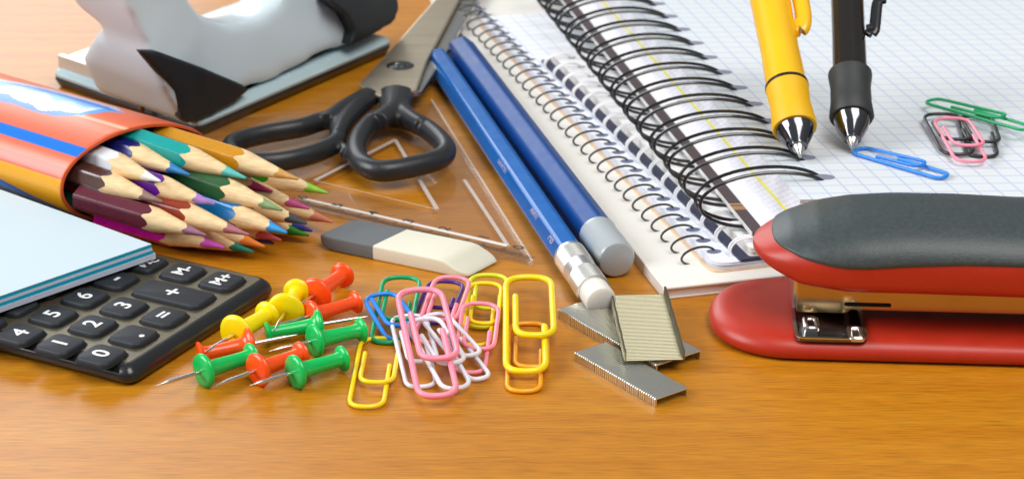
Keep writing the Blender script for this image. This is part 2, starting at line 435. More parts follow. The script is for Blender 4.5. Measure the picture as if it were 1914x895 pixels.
# N3: large notebook with black double wire rings
z3 = 20.0; zc3 = 10.6
H3a = W(1533, 331, z3); H3b = W(1245, 31, z3); s3 = (H3b-H3a).normalized(); r3 = perp(s3); p3 = (H3b-H3a).length/10
rp3 = r3; A3 = W(1496, 373, z3); r3 = (W(1879, 368, z3)-A3).normalized(); sp3 = -perp(r3)
if sp3.dot(s3) < 0: sp3 = -sp3
t3 = thing('large_notebook', 'thick squared notebook with big black double wire rings, topmost of the pile', 'notebook', (A3.x, A3.y, 8.4))
BL = W(1389, 417, zc3); bl = (BL-A3).dot(rp3); BF = (W(1430, 438, zc3)-A3).dot(s3)
g = G(); g.slab(mesh_rect(A3, s3, r3, bl, 0, 0, 200, 235, front=BF), [(9.7, 0), (zc3, 0)]); obj('back_cover', g, mat('white_board', '#dcdad6', .6, var=.03), t3)
g = G(); g.slab(mesh_rect(A3, s3, r3, bl+.25, 0, 0, 3.1, 235, front=BF-.02), [(zc3-.9, 0), (zc3+.05, 0)]); obj('cover_stripe', g, mat('brown_stripe', '#4a3d40', .55, var=.05), t3)
Gb = (W(1383, 389, zc3)-A3).dot(s3)
g = G(); g.slab(mesh_rect(A3, s3, r3, bl+.25, 0, 0, 3.1, Gb, front=Gb-2.6), [(zc3-.9, 0), (zc3+.09, 0)]); obj('tan_block', g, mat('tan_stripe', '#a37a55', .5), t3)
g = G(); g.slab(mesh_rect(A3, s3, r3, bl+.25, 0, 0, 3.1, Gb+1.5, front=Gb+.9), [(zc3-.9, 0), (zc3+.09, 0)]); obj('gold_line', g, mat('gold_line', '#d8a253', .4), t3)
# cover body between stripe and pages: a raised white board edge
g = G()
wb = (W(1448, 400, zc3)-A3).dot(r3)
g.slab(mesh_rect(A3, s3, r3, bl+3.38, 0, 0, 180, 234, front=BF+.3), [(zc3+.06, 0), (zc3+.28, 0), (zc3+.35, -.15)])
obj('board', g, M_BLANK, t3)
g = G(); gy = G()
nl = 22
for k in range(nl):
    f = k/(nl-1); zz = zc3+.38 + f*(z3-zc3-1.12); off = lerp(-1.5, -.05, f)+random.uniform(-.12, .06)
    tgt = gy if k == 9 else g
    if k == 9: off -= .35
    tgt.slab(mesh_rect(A3, s3, r3, off, 0, 0, 170, 230, front=random.uniform(-.3, .2)), [(zz, 0), (zz+.385, 0)])
obj('page_stack', g, paper_grid('printed_page_edges', '#e6e5ea', '#b4b6d8', 2.6, .5, .25), t3, uvf=lambda v: ((v-A3).dot(s3)+v.z*1.7, 1.3), flat=True)
obj('divider_sheet', gy, mat('yellow_sheet', '#e5dd55', .6), t3)
g = G(); g.slab(mesh_rect(A3, s3, r3, 0, 0, 0, 170, 230), [(z3-.35, 0), (z3, 0)])
obj('top_page', g, M_GRID, t3, flat=True, uvf=lambda v: ((v-A3).dot(sp3)+1.2, (v-A3).dot(rp3)+2.2))
g = G(); gh = G()
for i in range(0, 16):
    Hc = H3a + s3*(p3*i); Cc = Hc - rp3*14.1; Cc.z = z3-4.1
    for of in (-2.0, 2.0):
        ring(g, Cc, -rp3, s3, 16.9, 7.0, .46, off=of, pinch=.85, seg=8, N=52)
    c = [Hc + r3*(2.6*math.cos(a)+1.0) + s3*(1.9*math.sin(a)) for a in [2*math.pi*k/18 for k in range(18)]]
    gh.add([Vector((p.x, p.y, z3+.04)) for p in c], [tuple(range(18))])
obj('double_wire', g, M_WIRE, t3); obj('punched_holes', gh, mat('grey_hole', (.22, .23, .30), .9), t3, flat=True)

# ------------------------------------------------------------------ pens
def dist_at(o, d, py, zt):      # distance along an axis o + d*x at which the picture row is py
    best = 0; bd = 1e9
    for i in range(0, 2400):
        x = i*.1; v = o+d*x-CAMP
        y = CY - FPX*v.dot(UPV)/v.dot(FWD)
        if abs(y-py) < bd: bd = abs(y-py); best = x
    return best
def clip_tube(g, o, d, out, up_, xs, offs, ra, rb):
    pts = catmull([o + d*x + out*q for x, q in zip(xs, offs)], 6)
    g.tube(pts, ra, r2=rb, seg=12, up=out)
zp = z3+5.7
Y0 = W(1496, 294, z3+1.6); Y1 = W(1441, 8, z3+28); dY = (Y1-Y0).normalized()
rowY = lambda y: dist_at(Y0, dY, y, zp)
tp = thing('ballpoint_pen', 'yellow ballpoint pen with a chrome cone, lying on the squared notebook', 'pen', (Y0.x, Y0.y, z3), 'ballpoint pens on the large notebook')
c0, c1, c2, c3 = rowY(276), rowY(238), rowY(165), rowY(-60)
g = G(); g.lathe(Y0, dY, [(0, .25), (.4, .5), (c0*.5, 1.0), (c0, 1.7), (c0+.5, 1.7)]); obj('point', g, M_SILVER, tp)
g = G(); g.lathe(Y0, dY, [(c0, 1.5), (c0+.1, 2.3), (c0+.8, 2.6), (lerp(c0, c1, .55), 4.2), (c1, 5.0), (c1+2, 5.1)], 40); obj('cone', g, M_CHROME, tp)
g = G(); g.lathe(Y0, dY, [(c1-.6, 4.6), (c1-.6, 5.5), (c1, 5.7), (lerp(c1, c2, .35), 5.35), (lerp(c1, c2, .6), 5.15), (lerp(c1, c2, .9), 5.45), (c2-.2, 5.5), (c2, 5.2)], 40)
M_YEL = mat('yellow_pen_plastic', '#fbbf05', .3, coat=.4, var=.02); obj('grip', g, mat('yellow_rubber', '#f2b808', .5, bump=.08), tp)
g = G(); g.lathe(Y0, dY, [(c2-.1, 4.9), (c2-.1, 5.6), (c2+.7, 5.6), (c2+.7, 4.9)], 40); obj('joint_ring', g, M_BLACK, tp)
g = G(); g.lathe(Y0, dY, [(c2+.4, 4.8), (c2+.5, 5.25), (lerp(c2, c3, .3), 5.0), (lerp(c2, c3, .7), 5.3), (c3, 5.4), (c3+1.5, 4.4)], 40); obj('barrel', g, M_YEL, tp)
outY = (perp(dY) + Vector((0, 0, .35))).normalized()
xa, xb = rowY(72), rowY(-40)
g = G(); clip_tube(g, Y0, dY, outY, None, [xa+3, xa, xa+2, lerp(xa, xb, .35), lerp(xa, xb, .75), xb], [5.0, 6.2, 7.4, 7.9, 7.4, 5.2], 1.5, 2.2); obj('clip', g, M_YEL, tp)

K0 = W(1594, 279, z3+1.6); K1 = W(1584, 8, z3+28); dK = (K1-K0).normalized()
rowK = lambda y: dist_at(K0, dK, y, zp)
tp = thing('ballpoint_pen', 'black ballpoint pen with a dark grey rubber grip, lying on the squared notebook', 'pen', (K0.x, K0.y, z3), 'ballpoint pens on the large notebook')
c0, c1, c2, c3 = rowK(262), rowK(218), rowK(138), rowK(-60)
g = G(); g.lathe(K0, dK, [(0, .25), (.4, .5), (c0*.5, 1.0), (c0, 1.6), (c0+.5, 1.6)]); obj('point', g, M_SILVER, tp)
g = G(); g.lathe(K0, dK, [(c0, 1.5), (c0+.1, 2.2), (c0+.8, 2.5), (lerp(c0, c1, .5), 4.0), (c1, 4.9), (c1+2, 5.0)], 40); obj('cone', g, M_CHROME, tp)
g = G(); g.lathe(K0, dK, [(c1-.6, 4.8), (c1-.6, 5.4), (c1, 5.7), (lerp(c1, c2, .3), 5.25), (lerp(c1, c2, .65), 5.15), (lerp(c1, c2, .93), 5.65), (c2-.2, 5.6), (c2, 4.9)], 40)
obj('grip', g, mat('dark_grey_rubber', (.032, .034, .036), .55, bump=.12, var=.12, vscale=300), tp)
g = G(); g.lathe(K0, dK, [(c2-.2, 4.0), (c2-.1, 4.45), (lerp(c2, c3, .4), 4.3), (c3, 4.3), (c3+1, 3.4)], 40); obj('barrel', g, mat('black_gloss', (.014, .011, .009), .16, coat=.3), tp)
outK = (perp(dK) + Vector((0, 0, .25))).normalized(); xa, xb = rowK(70), rowK(-50)
g = G(); clip_tube(g, K0, dK, outK, None, [xa+1, xa, xa+9, lerp(xa, xb, .45), lerp(xa, xb, .8), xb], [5.0, 6.6, 7.8, 8.8, 7.6, 4.4], .9, 1.5)
g.lathe(K0+dK*(xa+1)+outK*5.9, outK, [(-1.2, .8), (-1, 1.5), (.6, 1.5), (.8, 1.0)], 16); obj('clip', g, M_BLACK, tp)

# ------------------------------------------------------------------ paper clips
def clip_pts(L, w, d, flip=1, r=None, inner=.26, last=.42, turn=.72, g1=1.45, g2=1.35, lift=1.0):
    V = Vector; h = w/2; r = r or w*.47
    raw = [V((inner*L, -h+g1*d, .5*d*lift)), V((turn*L, -h+g1*d, 1.0*d*lift)), V((turn*L, h, 1.0*d*lift)), V((0, h, 0)), V((0, -h, 0)),
           V((L, -h, 0)), V((L, h-g2*d, 0)), V((last*L, h-g2*d, .15*d))]
    pts = fillet([V((p.x, p.y*flip, p.z)) for p in raw], r, 7)
    return pts
CLIP_GROUP = 'plastic coated paper clips heaped on the desk'
def paper_clip(label, col, a, b, za, zb, wpx, d=1.15, flip=1, roll=0.0, group=CLIP_GROUP, name='paper_clip', **kw):
    d *= .92
    P = W(a[0], a[1], za); Q = W(b[0], b[1], zb); s = (Q-P); L = s.length; s.normalize()
    mid = (P+Q)/2; dep = (mid-CAMP).dot(FWD); w = wpx*dep/FPX
    t_ = s.cross(Vector((0, 0, 1))).normalized()
    if t_.x < 0: t_ = -t_
    nrm = t_.cross(s).normalized()
    if nrm.z < 0: nrm = -nrm
    t_ = (t_*math.cos(roll) + nrm*math.sin(roll)).normalized(); nrm = t_.cross(s).normalized()
    if nrm.z < 0: nrm = -nrm
    pts = [P + s*p.x + t_*p.y + nrm*p.z for p in clip_pts(L, w-d, d, flip, **kw)]
    g = G(); g.tube([p-Vector((0, 0, 0)) for p in pts], d/2, seg=10)
    gg = G(); base = Vector((mid.x, mid.y, 0)) if group == CLIP_GROUP else Vector((mid.x, mid.y, z3))
    me_o = obj(name, G().add([v-base for v in g.v], g.f), col, None, angle=60)
    me_o.location = base*MM
    me_o['label'] = label; me_o['category'] = 'paper clip'; me_o['group'] = group
    return me_o
def cm(name, c): return mat(name, c, .36, coat=.12, crough=.2, sss=.12)
CY_ = cm('clip_yellow', '#fbdc06'); CO = cm('clip_orange', '#f8a818'); CG = cm('clip_green', '#02a060'); CB = cm('clip_blue', '#2088ea')
CP = cm('clip_purple', '#4e1d86'); CPK = cm('clip_pink', '#fb92a8'); CW = cm('clip_white', '#e6e9f2'); CYG = cm('clip_lime', '#d4e020'); CK = cm('clip_black', (.02, .022, .022))
paper_clip('small orange paper clip partly under the large yellow one', CO, (988, 604), (985, 731), .6, .6, 82)
paper_clip('large yellow paper clip lying over the orange one, nearest the staples', CY_, (988, 518), (992, 694), 4.6, 2.2, 101, d=1.65, inner=.25, turn=.70, last=.55)
paper_clip('small yellow paper clip at the front left of the heap', CY_, (712, 632), (690, 760), .7, .7, 84)
paper_clip('green paper clip at the back of the heap beside the blue one', CG, (752, 518), (728, 640), 3.5, .6, 80, d=1.2)
paper_clip('blue paper clip leaning at the left edge of the heap', CB, (708, 550), (757, 632), 4.0, .7, 74, d=1.15, inner=.12, turn=.8)
paper_clip('purple paper clip under the pink clips', CP, (836, 526), (806, 604), 2.5, 1.0, 78, d=1.1)
paper_clip('lime green paper clip behind the plain yellow ones', CYG, (914, 514), (906, 612), 3.0, .6, 80, d=1.2)
paper_clip('yellow paper clip overlapping the lime green one', CY_, (907, 529), (894, 645), 3.5, .7, 72, d=1.1)
paper_clip('pink paper clip standing farthest back in the heap', CPK, (848, 518), (806, 640), 6.0, 1.4, 78, d=1.15)
paper_clip('pink paper clip at the right of the heap beside the yellow clips', CPK, (900, 567), (882, 696), 4.6, .8, 78, d=1.15, roll=-.05)
paper_clip('white paper clip at the left of the white ones, under the front pink clip', CW, (762, 590), (795, 722), 2.6, .7, 76, d=1.15)
paper_clip('white paper clip pointing to the right with its end by the pink leg', CW, (808, 588), (905, 706), 4.6, 1.0, 62, d=1.15)
paper_clip('white paper clip in the middle, lying across under the front pink clip', CW, (788, 596), (862, 724), 5.2, 1.6, 76, d=1.2)
paper_clip('large pink paper clip topmost at the front of the heap', CPK, (782, 541), (828, 739), 7.6, 2.6, 98, d=1.5)
NG = 'paper clips on the large notebook'
paper_clip('blue paper clip lying at the tip of the black pen', CB, (1602, 280), (1770, 329), z3+.6, z3+.7, 50, d=.95, group=NG)
paper_clip('green paper clip resting over the black and pink clips on the notebook', CG, (1738, 188), (1925, 240), z3+2.4, z3+3.4, 46, d=.95, group=NG)
paper_clip('black paper clip with the pink one threaded through, left of the pair', CK, (1757, 213), (1798, 289), z3+1.9, z3+.9, 76, d=1.0, group=NG)
paper_clip('black paper clip at the right, mostly under the pink one', CK, (1822, 218), (1842, 293), z3+1.1, z3+.6, 72, d=1.0, group=NG)
paper_clip('pink paper clip between the two black ones on the notebook', CPK, (1775, 221), (1822, 302), z3+2.6, z3+1.6, 74, d=1.0, group=NG)

# ------------------------------------------------------------------ push pins
def pin(label, col, tip, rear, zt, zr, k=1.0):
    P = W(tip[0], tip[1], zt); Q = W(rear[0], rear[1], zr); d = (Q-P); L = d.length; d.normalize()
    a = L*.46; e_ = L
    t_ = thing('push_pin', label, 'push pin', (P.x, P.y, 0), 'push pins scattered between calculator and clips')
    g = G(); g.lathe(P, d, [(0, .05), (2.2, .33), (3.2, .46), (a, .46), (a+1, .46)], 14); obj('needle', g, M_STEEL, t_)
    g = G(); b = e_-a
    g.lathe(P, d, [(a-.5, .5), (a-.4, 1.2*k), (a-.15, 2.6*k), (a+.1, 3.2*k), (a+.55, 3.45*k), (a+1.0, 3.3*k), (a+1.5, 2.4*k), (a+2.2, 1.75*k), (a+b*.3, 1.6*k),
                   (a+b*.6, 1.45*k), (a+b*.82, 1.4*k), (e_-1.15, 1.55*k), (e_-.9, 2.2*k), (e_-.55, 2.55*k), (e_-.2, 2.6*k), (e_, 2.35*k), (e_+.12, 1.2*k), (e_+.12, .1)], 32)
    obj('head', g, col, t_, angle=60)
PR = mat('pin_orange_red', '#ff5412', .27, sss=.3, coat=.15); PY = mat('pin_yellow', '#ffe000', .32, sss=.25, coat=.1); PG = mat('pin_green', '#02c05c', .25, sss=.3, coat=.15)
pin('orange red push pin lying farthest back, its needle under the upper yellow pin', PR, (540, 586), (641, 513), 4.1, 3.1, 1.2)
pin('orange red push pin pointing left between the green pins and the blue clip', PR, (502, 613), (667, 564), 4.1, 3.1, 1.02)
pin('yellow push pin standing steeply, upper of the two', PY, (513, 616), (556, 545), 4.6, 3.9, 1.28)
pin('yellow push pin beside the calculator edge, lower of the two', PY, (384, 657), (501, 588), 4.6, 3.9, 1.28)
pin('green push pin pointing right, farthest back of the green ones', PG, (688, 591), (497, 623), 4.1, 3.1, 1.02)
pin('green push pin pointing left, beside the small yellow clip and above another', PG, (503, 656), (677, 616), 4.1, 3.1, 1.12)
pin('orange red push pin pointing right, near the calculator', PR, (556, 625), (371, 663), 4.1, 3.1, 1.12)
pin('green push pin with its needle farthest to the left', PG, (292, 720), (472, 664), 4.1, 3.1, 1.12)
pin('orange red push pin between the two front green pins', PR, (403, 720), (564, 661), 4.1, 3.1, 1.12)
pin('green push pin at the front right, next to the small yellow clip', PG, (466, 720), (642, 669), 4.1, 3.1, 1.12)

# ------------------------------------------------------------------ staples
def staple_strip(label, corner, lenpx, widpx, z, h, flip=False, pitch=.72, mt=None, lpx2=None):
    A = W(*corner, z); Lv = W(*lenpx, z)-A; Wv = W(*widpx, z)-A
    x = Lv.normalized(); L = Lv.length; y = (Wv - x*Wv.dot(x)).normalized(); w = Wv.length
    zz = Vector((0, 0, 1)) if not flip else Vector((0, 0, -1))
    n = int(L/pitch); g = G(); th = .5; gap = pitch*.78
    for i in range(n):
        o_ = A + x*(i*pitch)
        jit = random.uniform(-.05, .05)
        ou = [(0, -h), (0, -.25), (.25, 0), (w-.25, 0), (w, -.25), (w, -h)]
        inn = [(w-th, -h), (w-th, -th), (th, -th), (th, -h)]
        prof = ou + inn
        rows = []
        for xx, sh in ((0, .16), (.15, 0), (gap-.15, 0), (gap, .16)):
            r_ = []
            for j, (a_, b_) in enumerate(prof):
                aa, bb = a_, b_
                if j < 6:
                    if a_ < .1: aa += sh
                    if a_ > w-.1: aa -= sh
                    if b_ > -.01: bb -= sh
                else:
                    if b_ == -th: bb += sh
                    elif a_ < w/2: aa -= 0
                r_.append(o_ + x*xx + y*(aa+jit) + zz*bb)
            rows.append(r_)
        nb = len(prof); b0 = len(g.v); v = [p for r_ in rows for p in r_]; f = []
        for a_ in range(3):
            for j in range(nb): f.append((a_*nb+j, a_*nb+(j+1) % nb, (a_+1)*nb+(j+1) % nb, (a_+1)*nb+j))
        for base in (0, 3*nb):
            q = [(0, 1, 8, 9), (1, 2, 3, 4, 7, 8), (4, 5, 6, 7)]
            for c_ in q: f.append(tuple(base+j for j in c_))
        g.add(v, f)
    t_ = obj('staple_strip', G().add([p-Vector((A.x, A.y, 0)) for p in g.v], g.f), mt, None, angle=25)
    t_.location = Vector((A.x, A.y, 0))*MM
    t_['label'] = label; t_['category'] = 'staples'; t_['group'] = 'strips of staples in front of the pencils'
MS1 = mat('staple_steel', (.74, .74, .66), .28, 1.0)
MS2 = mat('staple_brassy', (.31, .29, .20), .42, 1.0)
staple_strip('strip of staples nearest the camera, lying legs down', (1225, 745), (1072, 657), (1294, 728), 2.1, 2.1, mt=MS1)
staple_strip('strip of staples underneath, its end beside the yellow clip', (1042, 577), (1230, 684), (1127, 553), 2.4, 2.4, mt=MS1)
staple_strip('strip of staples turned upside down across the other two, legs up', (1166, 676), (1138, 552), (1280, 674), 2.9, 2.4, flip=True, mt=MS2)

# ------------------------------------------------------------------ stapler
E1 = W(1450, 677, 0); E2 = W(1879, 689, 0); sx = (E2-E1).normalized(); sy = Vector((-sx.y, sx.x, 0))
cl = E1 + sy*19.0; Ln = W(1326, 602, 2.5); SO = cl + sx*((Ln-cl).dot(sx)); SO.z = 0
def SL(x, y, z): return SO + sx*x + sy*y + Vector((0, 0, z))
M_RED = mat('stapler_red', (.45, .024, .008), .42, coat=.05, var=.05, vscale=200, bump=.06, bscale=2500)
M_PAD = mat('stapler_grey_pad', (.044, .058, .060), .42, var=.14, vscale=900, bump=.25, bscale=1800)
t4 = thing('stapler', 'red stapler with a dark grey top pad, at the right beside the notebooks', 'stapler', SO)
def plan(L0, hw, n, L, xs):
    out = []
    for k in range(0, 25):
        a = math.pi/2*k/24; out.append((L0*(1-math.sin(a)**(2/n)) if False else L0-L0*abs(math.cos(a))**(2/n), hw*abs(math.sin(a))**(2/n)))
    return out
pl = plan(19, 19, 2.25, 0, 0)
ol = [Vector((x, y, 0)) for x, y in pl] + [Vector((140, 19, 0)), Vector((140, -19, 0))] + [Vector((x, -y, 0)) for x, y in reversed(pl[1:])]
g = G(); g.slab(ol, [(0.2, -1.6), (.9, -.4), (2.0, 0), (3.1, -.25), (4.2, -1.1), (4.9, -2.4), (5.25, -4.2), (5.35, -6.5)], T=lambda p: SL(p.x, p.y, p.z)); obj('base', g, M_RED, t4, angle=60)
def loc(px, py, z):
    v = W(px, py, z)-SO; return v.dot(sx), v.dot(sy)
ax0, ay0 = loc(1487, 634, 5.5); ax1, _ = loc(1622, 634, 5.5); ay1 = ay0+17.5
ol = round_poly([Vector((ax0, ay0, 0)), Vector((ax1, ay0, 0)), Vector((ax1, ay1, 0)), Vector((ax0, ay1, 0))], 2.2, 5)
g = G(); inn = offset_poly(ol, -.9)
rows = [[SL(p.x, p.y, 5.1) for p in ol], [SL(p.x, p.y, 5.75) for p in ol], [SL(p.x, p.y, 5.75) for p in offset_poly(ol, -.35)], [SL(p.x, p.y, 5.45) for p in inn]]
g.grid(rows, closeu=True, cap1=True); obj('anvil_plate', g, mat('anvil_steel', (.16, .16, .17), .12, 1.0, var=.1, vscale=300), t4)
def bump(px, py):
    bx, by = loc(px, py, 6); g = G()
    ob = round_poly([Vector((bx-1.9, by-3.3, 0)), Vector((bx+1.9, by-3.3, 0)), Vector((bx+1.9, by+3.3, 0)), Vector((bx-1.9, by+3.3, 0))], 1.4, 4)
    rows = [[SL(p.x, p.y, z) for p in offset_poly(ob, o_)] for z, o_ in ((5.4, 0), (6.1, -.1), (6.4, -.5), (6.2, -.9), (5.7, -1.2))]
    g.grid(rows, closeu=True, cap1=True); obj('staple_groove', g, M_SILVER, t4)
g = G(); oi = offset_poly(ol, -.75)
g.grid([[SL(p.x, p.y, z_) for p in pl_] for pl_, z_ in ((ol, 5.5), (ol, 5.95), (oi, 5.95), (oi, 5.4))], closeu=True); obj('anvil_rim', g, M_SILVER, t4)
bump(1516, 603); bump(1600, 622)
# magazine
mx0, _ = loc(1494, 600, 8.6)
my = -6.0
g = G()
yb = 8.0
prof = [(-yb, 7.4), (-yb, 16.5), (yb, 16.5), (yb, 7.4), (yb-1, 7.2), (-yb+1, 7.2)]
rows = []
for x, zlift in ((mx0, .0), (mx0+11, .0), (mx0+12, .9), (140, .9)):
    rows.append([SL(x, y, z+(zlift if z < 12 else 0)) for y, z in prof])
g.grid(rows, closeu=True, cap0=True, cap1=True)
obj('magazine', g, mat('magazine_steel_desk_tint', (.52, .37, .18), .14, 1.0, var=.05, vscale=100), t4, angle=25)  # brown base colour paints the mirrored desk into the polished steel
s0x = loc(1578, 568, 12)[0]; s1x = loc(1666, 568, 12)[0]
# slot sits on the front face of the magazine
def front_slot(xa, xb, z, hh, out, m_, nm):
    g = G(); ob = round_poly([Vector((xa, z-hh, 0)), Vector((xb, z-hh, 0)), Vector((xb, z+hh, 0)), Vector((xa, z+hh, 0))], hh, 5)
    g.grid([[SL(p.x, -yb+.3, p.y) for p in ob], [SL(p.x, -yb-out, p.y) for p in ob]], closeu=True, cap1=True); obj(nm, g, m_, t4)
def zrow(px, py):
    v = WP(px, py, SL(0, -yb, 0), sy)-SO; return v.dot(sx), v.z
xa, za_ = zrow(1578, 568); xb, zb_ = zrow(1666, 569)
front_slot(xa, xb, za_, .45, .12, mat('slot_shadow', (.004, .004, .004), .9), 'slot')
# front plate of the magazine
g = G(); g.box(SL(mx0-.9, -6.4, 7.6), sx*1.0, sy*12.8, Vector((0, 0, 8.6))); obj('driver_plate', g, M_STEEL, t4)
nx0 = loc(1415, 560, 17)[0]
def arm_sec(x):
    u = x-nx0
    q = min(1, max(0, u/26)); hw_ = 17.0*(1-(1-q)**2.3)**(1/2.3)
    zt = interp([0, 3, 8, 14, 22, 32, 45, 60, 90, 140], [21.5, 23.2, 25.9, 28.0, 29.5, 30.3, 30.4, 29.9, 28.8, 27], u)
    zb = interp([0, 4, 10, 20, 60, 140], [20.0, 17.8, 15.2, 14.2, 13.8, 13.2], u)
    return hw_, zb, zt
def arm_pt(x, ph, grow=0.0):
    hw_, zb, zt = arm_sec(x)
    zm = lerp(zb, zt, .42); c = math.cos(ph); s_ = math.sin(ph)
    n = 2.5
    y = (hw_+grow)*math.copysign(abs(c)**(2/n), c)
    if s_ >= 0: z = zm+(zt-zm+grow)*abs(s_)**(2/2.2)
    else: z = zm-(zm-zb)*abs(s_)**(2/5)
    return SL(x, y, z)
xs_ = [nx0 + .02 + 140*(k/90)**2.2 for k in range(91)]
g = G(); g.grid([[arm_pt(x, 2*math.pi*k/72) for k in range(72)] for x in xs_], closeu=True, cap0=True, cap1=True)
obj('arm', g, M_RED, t4, angle=70)
# grey pad over the top
xp0 = nx0+4.2
rows = []
for k in range(80):
    x = xp0+.001+135*(k/79)**2.2; u = x-xp0
    q = min(1, u/20)
    ph0 = lerp(R(88), interp([0, 20, 40, 70, 135], [R(6), R(5), R(12), R(16), R(10)], u), (1-(1-q)**2.6)**(1/2.2))
    rows.append([arm_pt(x, lerp(ph0, math.pi-ph0*.9, j/40), grow=.45 if 0 < j < 40 else -.3) for j in range(41)])
rows.insert(0, [arm_pt(xp0-.2, lerp(R(86), R(94), j/40), grow=-.4) for j in range(41)])
g = G(); g.grid(rows); obj('top_pad', g, M_PAD, t4, angle=70)

# ------------------------------------------------------------------ eraser
ze = 3.9
e_tl, e_tr, e_br, e_bl = W(652, 411, ze), W(886, 452, ze), W(826, 491, ze), W(591, 437.5, ze)
ex = ((e_tr-e_tl)+(e_br-e_bl)).normalized(); EO = e_bl.copy(); EO.z = 0
ey = Vector((-ex.y, ex.x, 0)); ew = ((e_tl-e_bl).dot(ey)+(e_tr-e_br).dot(ey))/2
def EL(x, y, z): return EO+ex*x+ey*y+Vector((0, 0, z))
v = W(917, 480, 1.0)-EO; v2 = W(872, 514, 0.6)-EO; Lx2 = max(v.dot(ex), v2.dot(ex)); Lx1 = ((e_tr-EO).dot(ex)+(e_br-EO).dot(ex))/2
sk = ((e_tl-EO).dot(ex))/ew
tE = thing('eraser', 'slanted two tone eraser, dark grey at one end and cream at the other', 'eraser', EO)
def eraser_part(nm, xa, xb, m_, e0, e1, lab):
    # side outline (x,z) of this portion
    def side(y):
        dx = sk*y*.55
        return dx
    N = 26; rows = []
    secs = []
    if e0:     # undercut left end
        secs += [(xa+6.0, .3, .8), (xa+3.0, .8, 1.6), (xa+1.2, 1.4, 2.4), (xa+.3, 2.0, 3.2), (xa, 2.7, 3.3)]
    prof = []
    if e0: prof += [(0.0, 2.2, 2.9), (.25, 1.7, 3.4), (.8, 1.2, 3.7), (2.2, .7, 3.88), (4.5, .15, 3.9), (6, .02, 3.9)]
    else: prof += [(xa, .02, 3.9)]
    if e1:
        q = Lx1-2.2; prof += [(q-3, .02, 3.9), (q, .02, 3.85), (q+1.5, .02, 3.6)]
        for k in range(1, 6): prof.append((lerp(q+1.5, Lx2-1, k/5), .02+.02*k, lerp(3.6, 1.35, k/5)))
        prof += [(Lx2-.4, .15, 1.0), (Lx2, .4, .65)]
    else: prof += [(xb, .02, 3.9)]
    for x, zb, zt in prof:
        row = []
        b = min(.55, (zt-zb)*.4); ee = 0
        if e0 and x < 3: ee = (3-x)*.5*(1-x/3)
        if e1 and x > Lx2-3: ee = (x-Lx2+3)*.45*((x-Lx2+3)/3)
        y0, y1 = ee, ew-ee
        pr = []
        for (yy, z_, sgy, sgz) in ((y0, zb, 1, 1), (y1, zb, -1, 1), (y1, zt, -1, -1), (y0, zt, 1, -1)):
            cyv, czv = yy+sgy*b, z_+sgz*b
            st = {(1, 1): 180, (-1, 1): 270, (-1, -1): 0, (1, -1): 90}[(sgy, sgz)]
            for k in range(5):
                a = R(st+22.5*k); pr.append((cyv+b*math.cos(a), czv+b*math.sin(a)))
        for (yy, z_) in pr:
            row.append(EL(x+sk*(yy-0)*1.0*(1.0), yy, z_))
        rows.append(row)
    g = G(); g.grid(rows, closeu=True, cap0=True, cap1=True)
    return obj(nm, g, m_, tE, angle=50)
midx = (W(690, 462, ze)-EO); xm = midx.dot(ex)-sk*midx.dot(ey)
eraser_part('grey_end', 0, xm, mat('eraser_grey', '#66696c', .72, var=.06, vscale=150, bump=.1), True, False, '')
eraser_part('cream_end', xm+.03, Lx2, mat('eraser_cream', '#dcd9c6', .65, sss=.15, var=.02, vscale=100, bump=.06), False, True, '')

# ------------------------------------------------------------------ set square
zs = 1.5
Kp = W(995, 488, zs); Jp = W(806, 186, zs); Id = (W(570, 389, zs)-Kp).normalized()
lk = (Jp-Kp).length
u1 = (Jp-Kp).normalized(); nI = Vector((-u1.y, u1.x, 0))
if nI.dot(Id) < 0: nI = -nI
Ip = Jp + nI*lk
Idr = (Ip-Kp).normalized()
tS = thing('set_square', 'clear plastic set square with millimetre marks, under the scissors', 'set square', (Kp.x, Kp.y, 0))
M_AC = acrylic('clear_acrylic', (.995, .99, .985), .03, haze=.012, hazecol=(.9, .85, .8))
M_ACE = acrylic('acrylic_bevel_glint', (.9, .88, .85), .15, haze=.62, hazecol=(.93, .92, .90))  # whitish strips paint in the bright lines that bevelled edges catch
M_ACF = acrylic('acrylic_faint_glint', (.9, .88, .85), .15, haze=.28, hazecol=(.93, .92, .90))
i1, i2, i3 = W(817, 392, zs), W(589, 338, zs), W(739, 262, zs)
outer = [Kp, Jp, Ip]; inner = [i1, i3, i2]
def ring_plate(g, out, inn, z0, z1):
    n = len(out); v = []
    for z in (z0, z1):
        for p in out: v.append(Vector((p.x, p.y, z)))
        for p in inn: v.append(Vector((p.x, p.y, z)))
    f = []
    for i in range(n):
        j = (i+1) % n
        f += [(i, j, n+j, n+i), (2*n+i, 3*n+i, 3*n+j, 2*n+j), (i, 2*n+i, 2*n+j, j), (n+i, n+j, 3*n+j, 3*n+i)]
    g.add(v, f)
g = G(); ring_plate(g, outer, inner, .15, zs); obj('plate', g, M_AC, tS, flat=True)
def strip(g, a, b, w, z0, z1):
    d = (b-a).normalized(); q = perp(d)*w/2
    v = [Vector((p.x, p.y, z)) for z in (z0, z1) for p in (a-q, b-q, b+q, a+q)]
    v[4] = v[4]+perp(d)*w*.2; 
    g.add(v, [(0, 1, 2, 3), (4, 5, 6, 7), (0, 1, 5, 4), (1, 2, 6, 5), (2, 3, 7, 6), (3, 0, 4, 7)])
g = G()
strip(g, W(948, 460, zs), W(560, 371, zs), .95, zs+.06, zs+.05+.25)
obj('ruling_bevel_glint', g, M_ACE, tS, flat=True)
g = G()
strip(g, W(950, 461, zs), W(868, 337, zs), .9, zs+.06, zs+.05+.2)
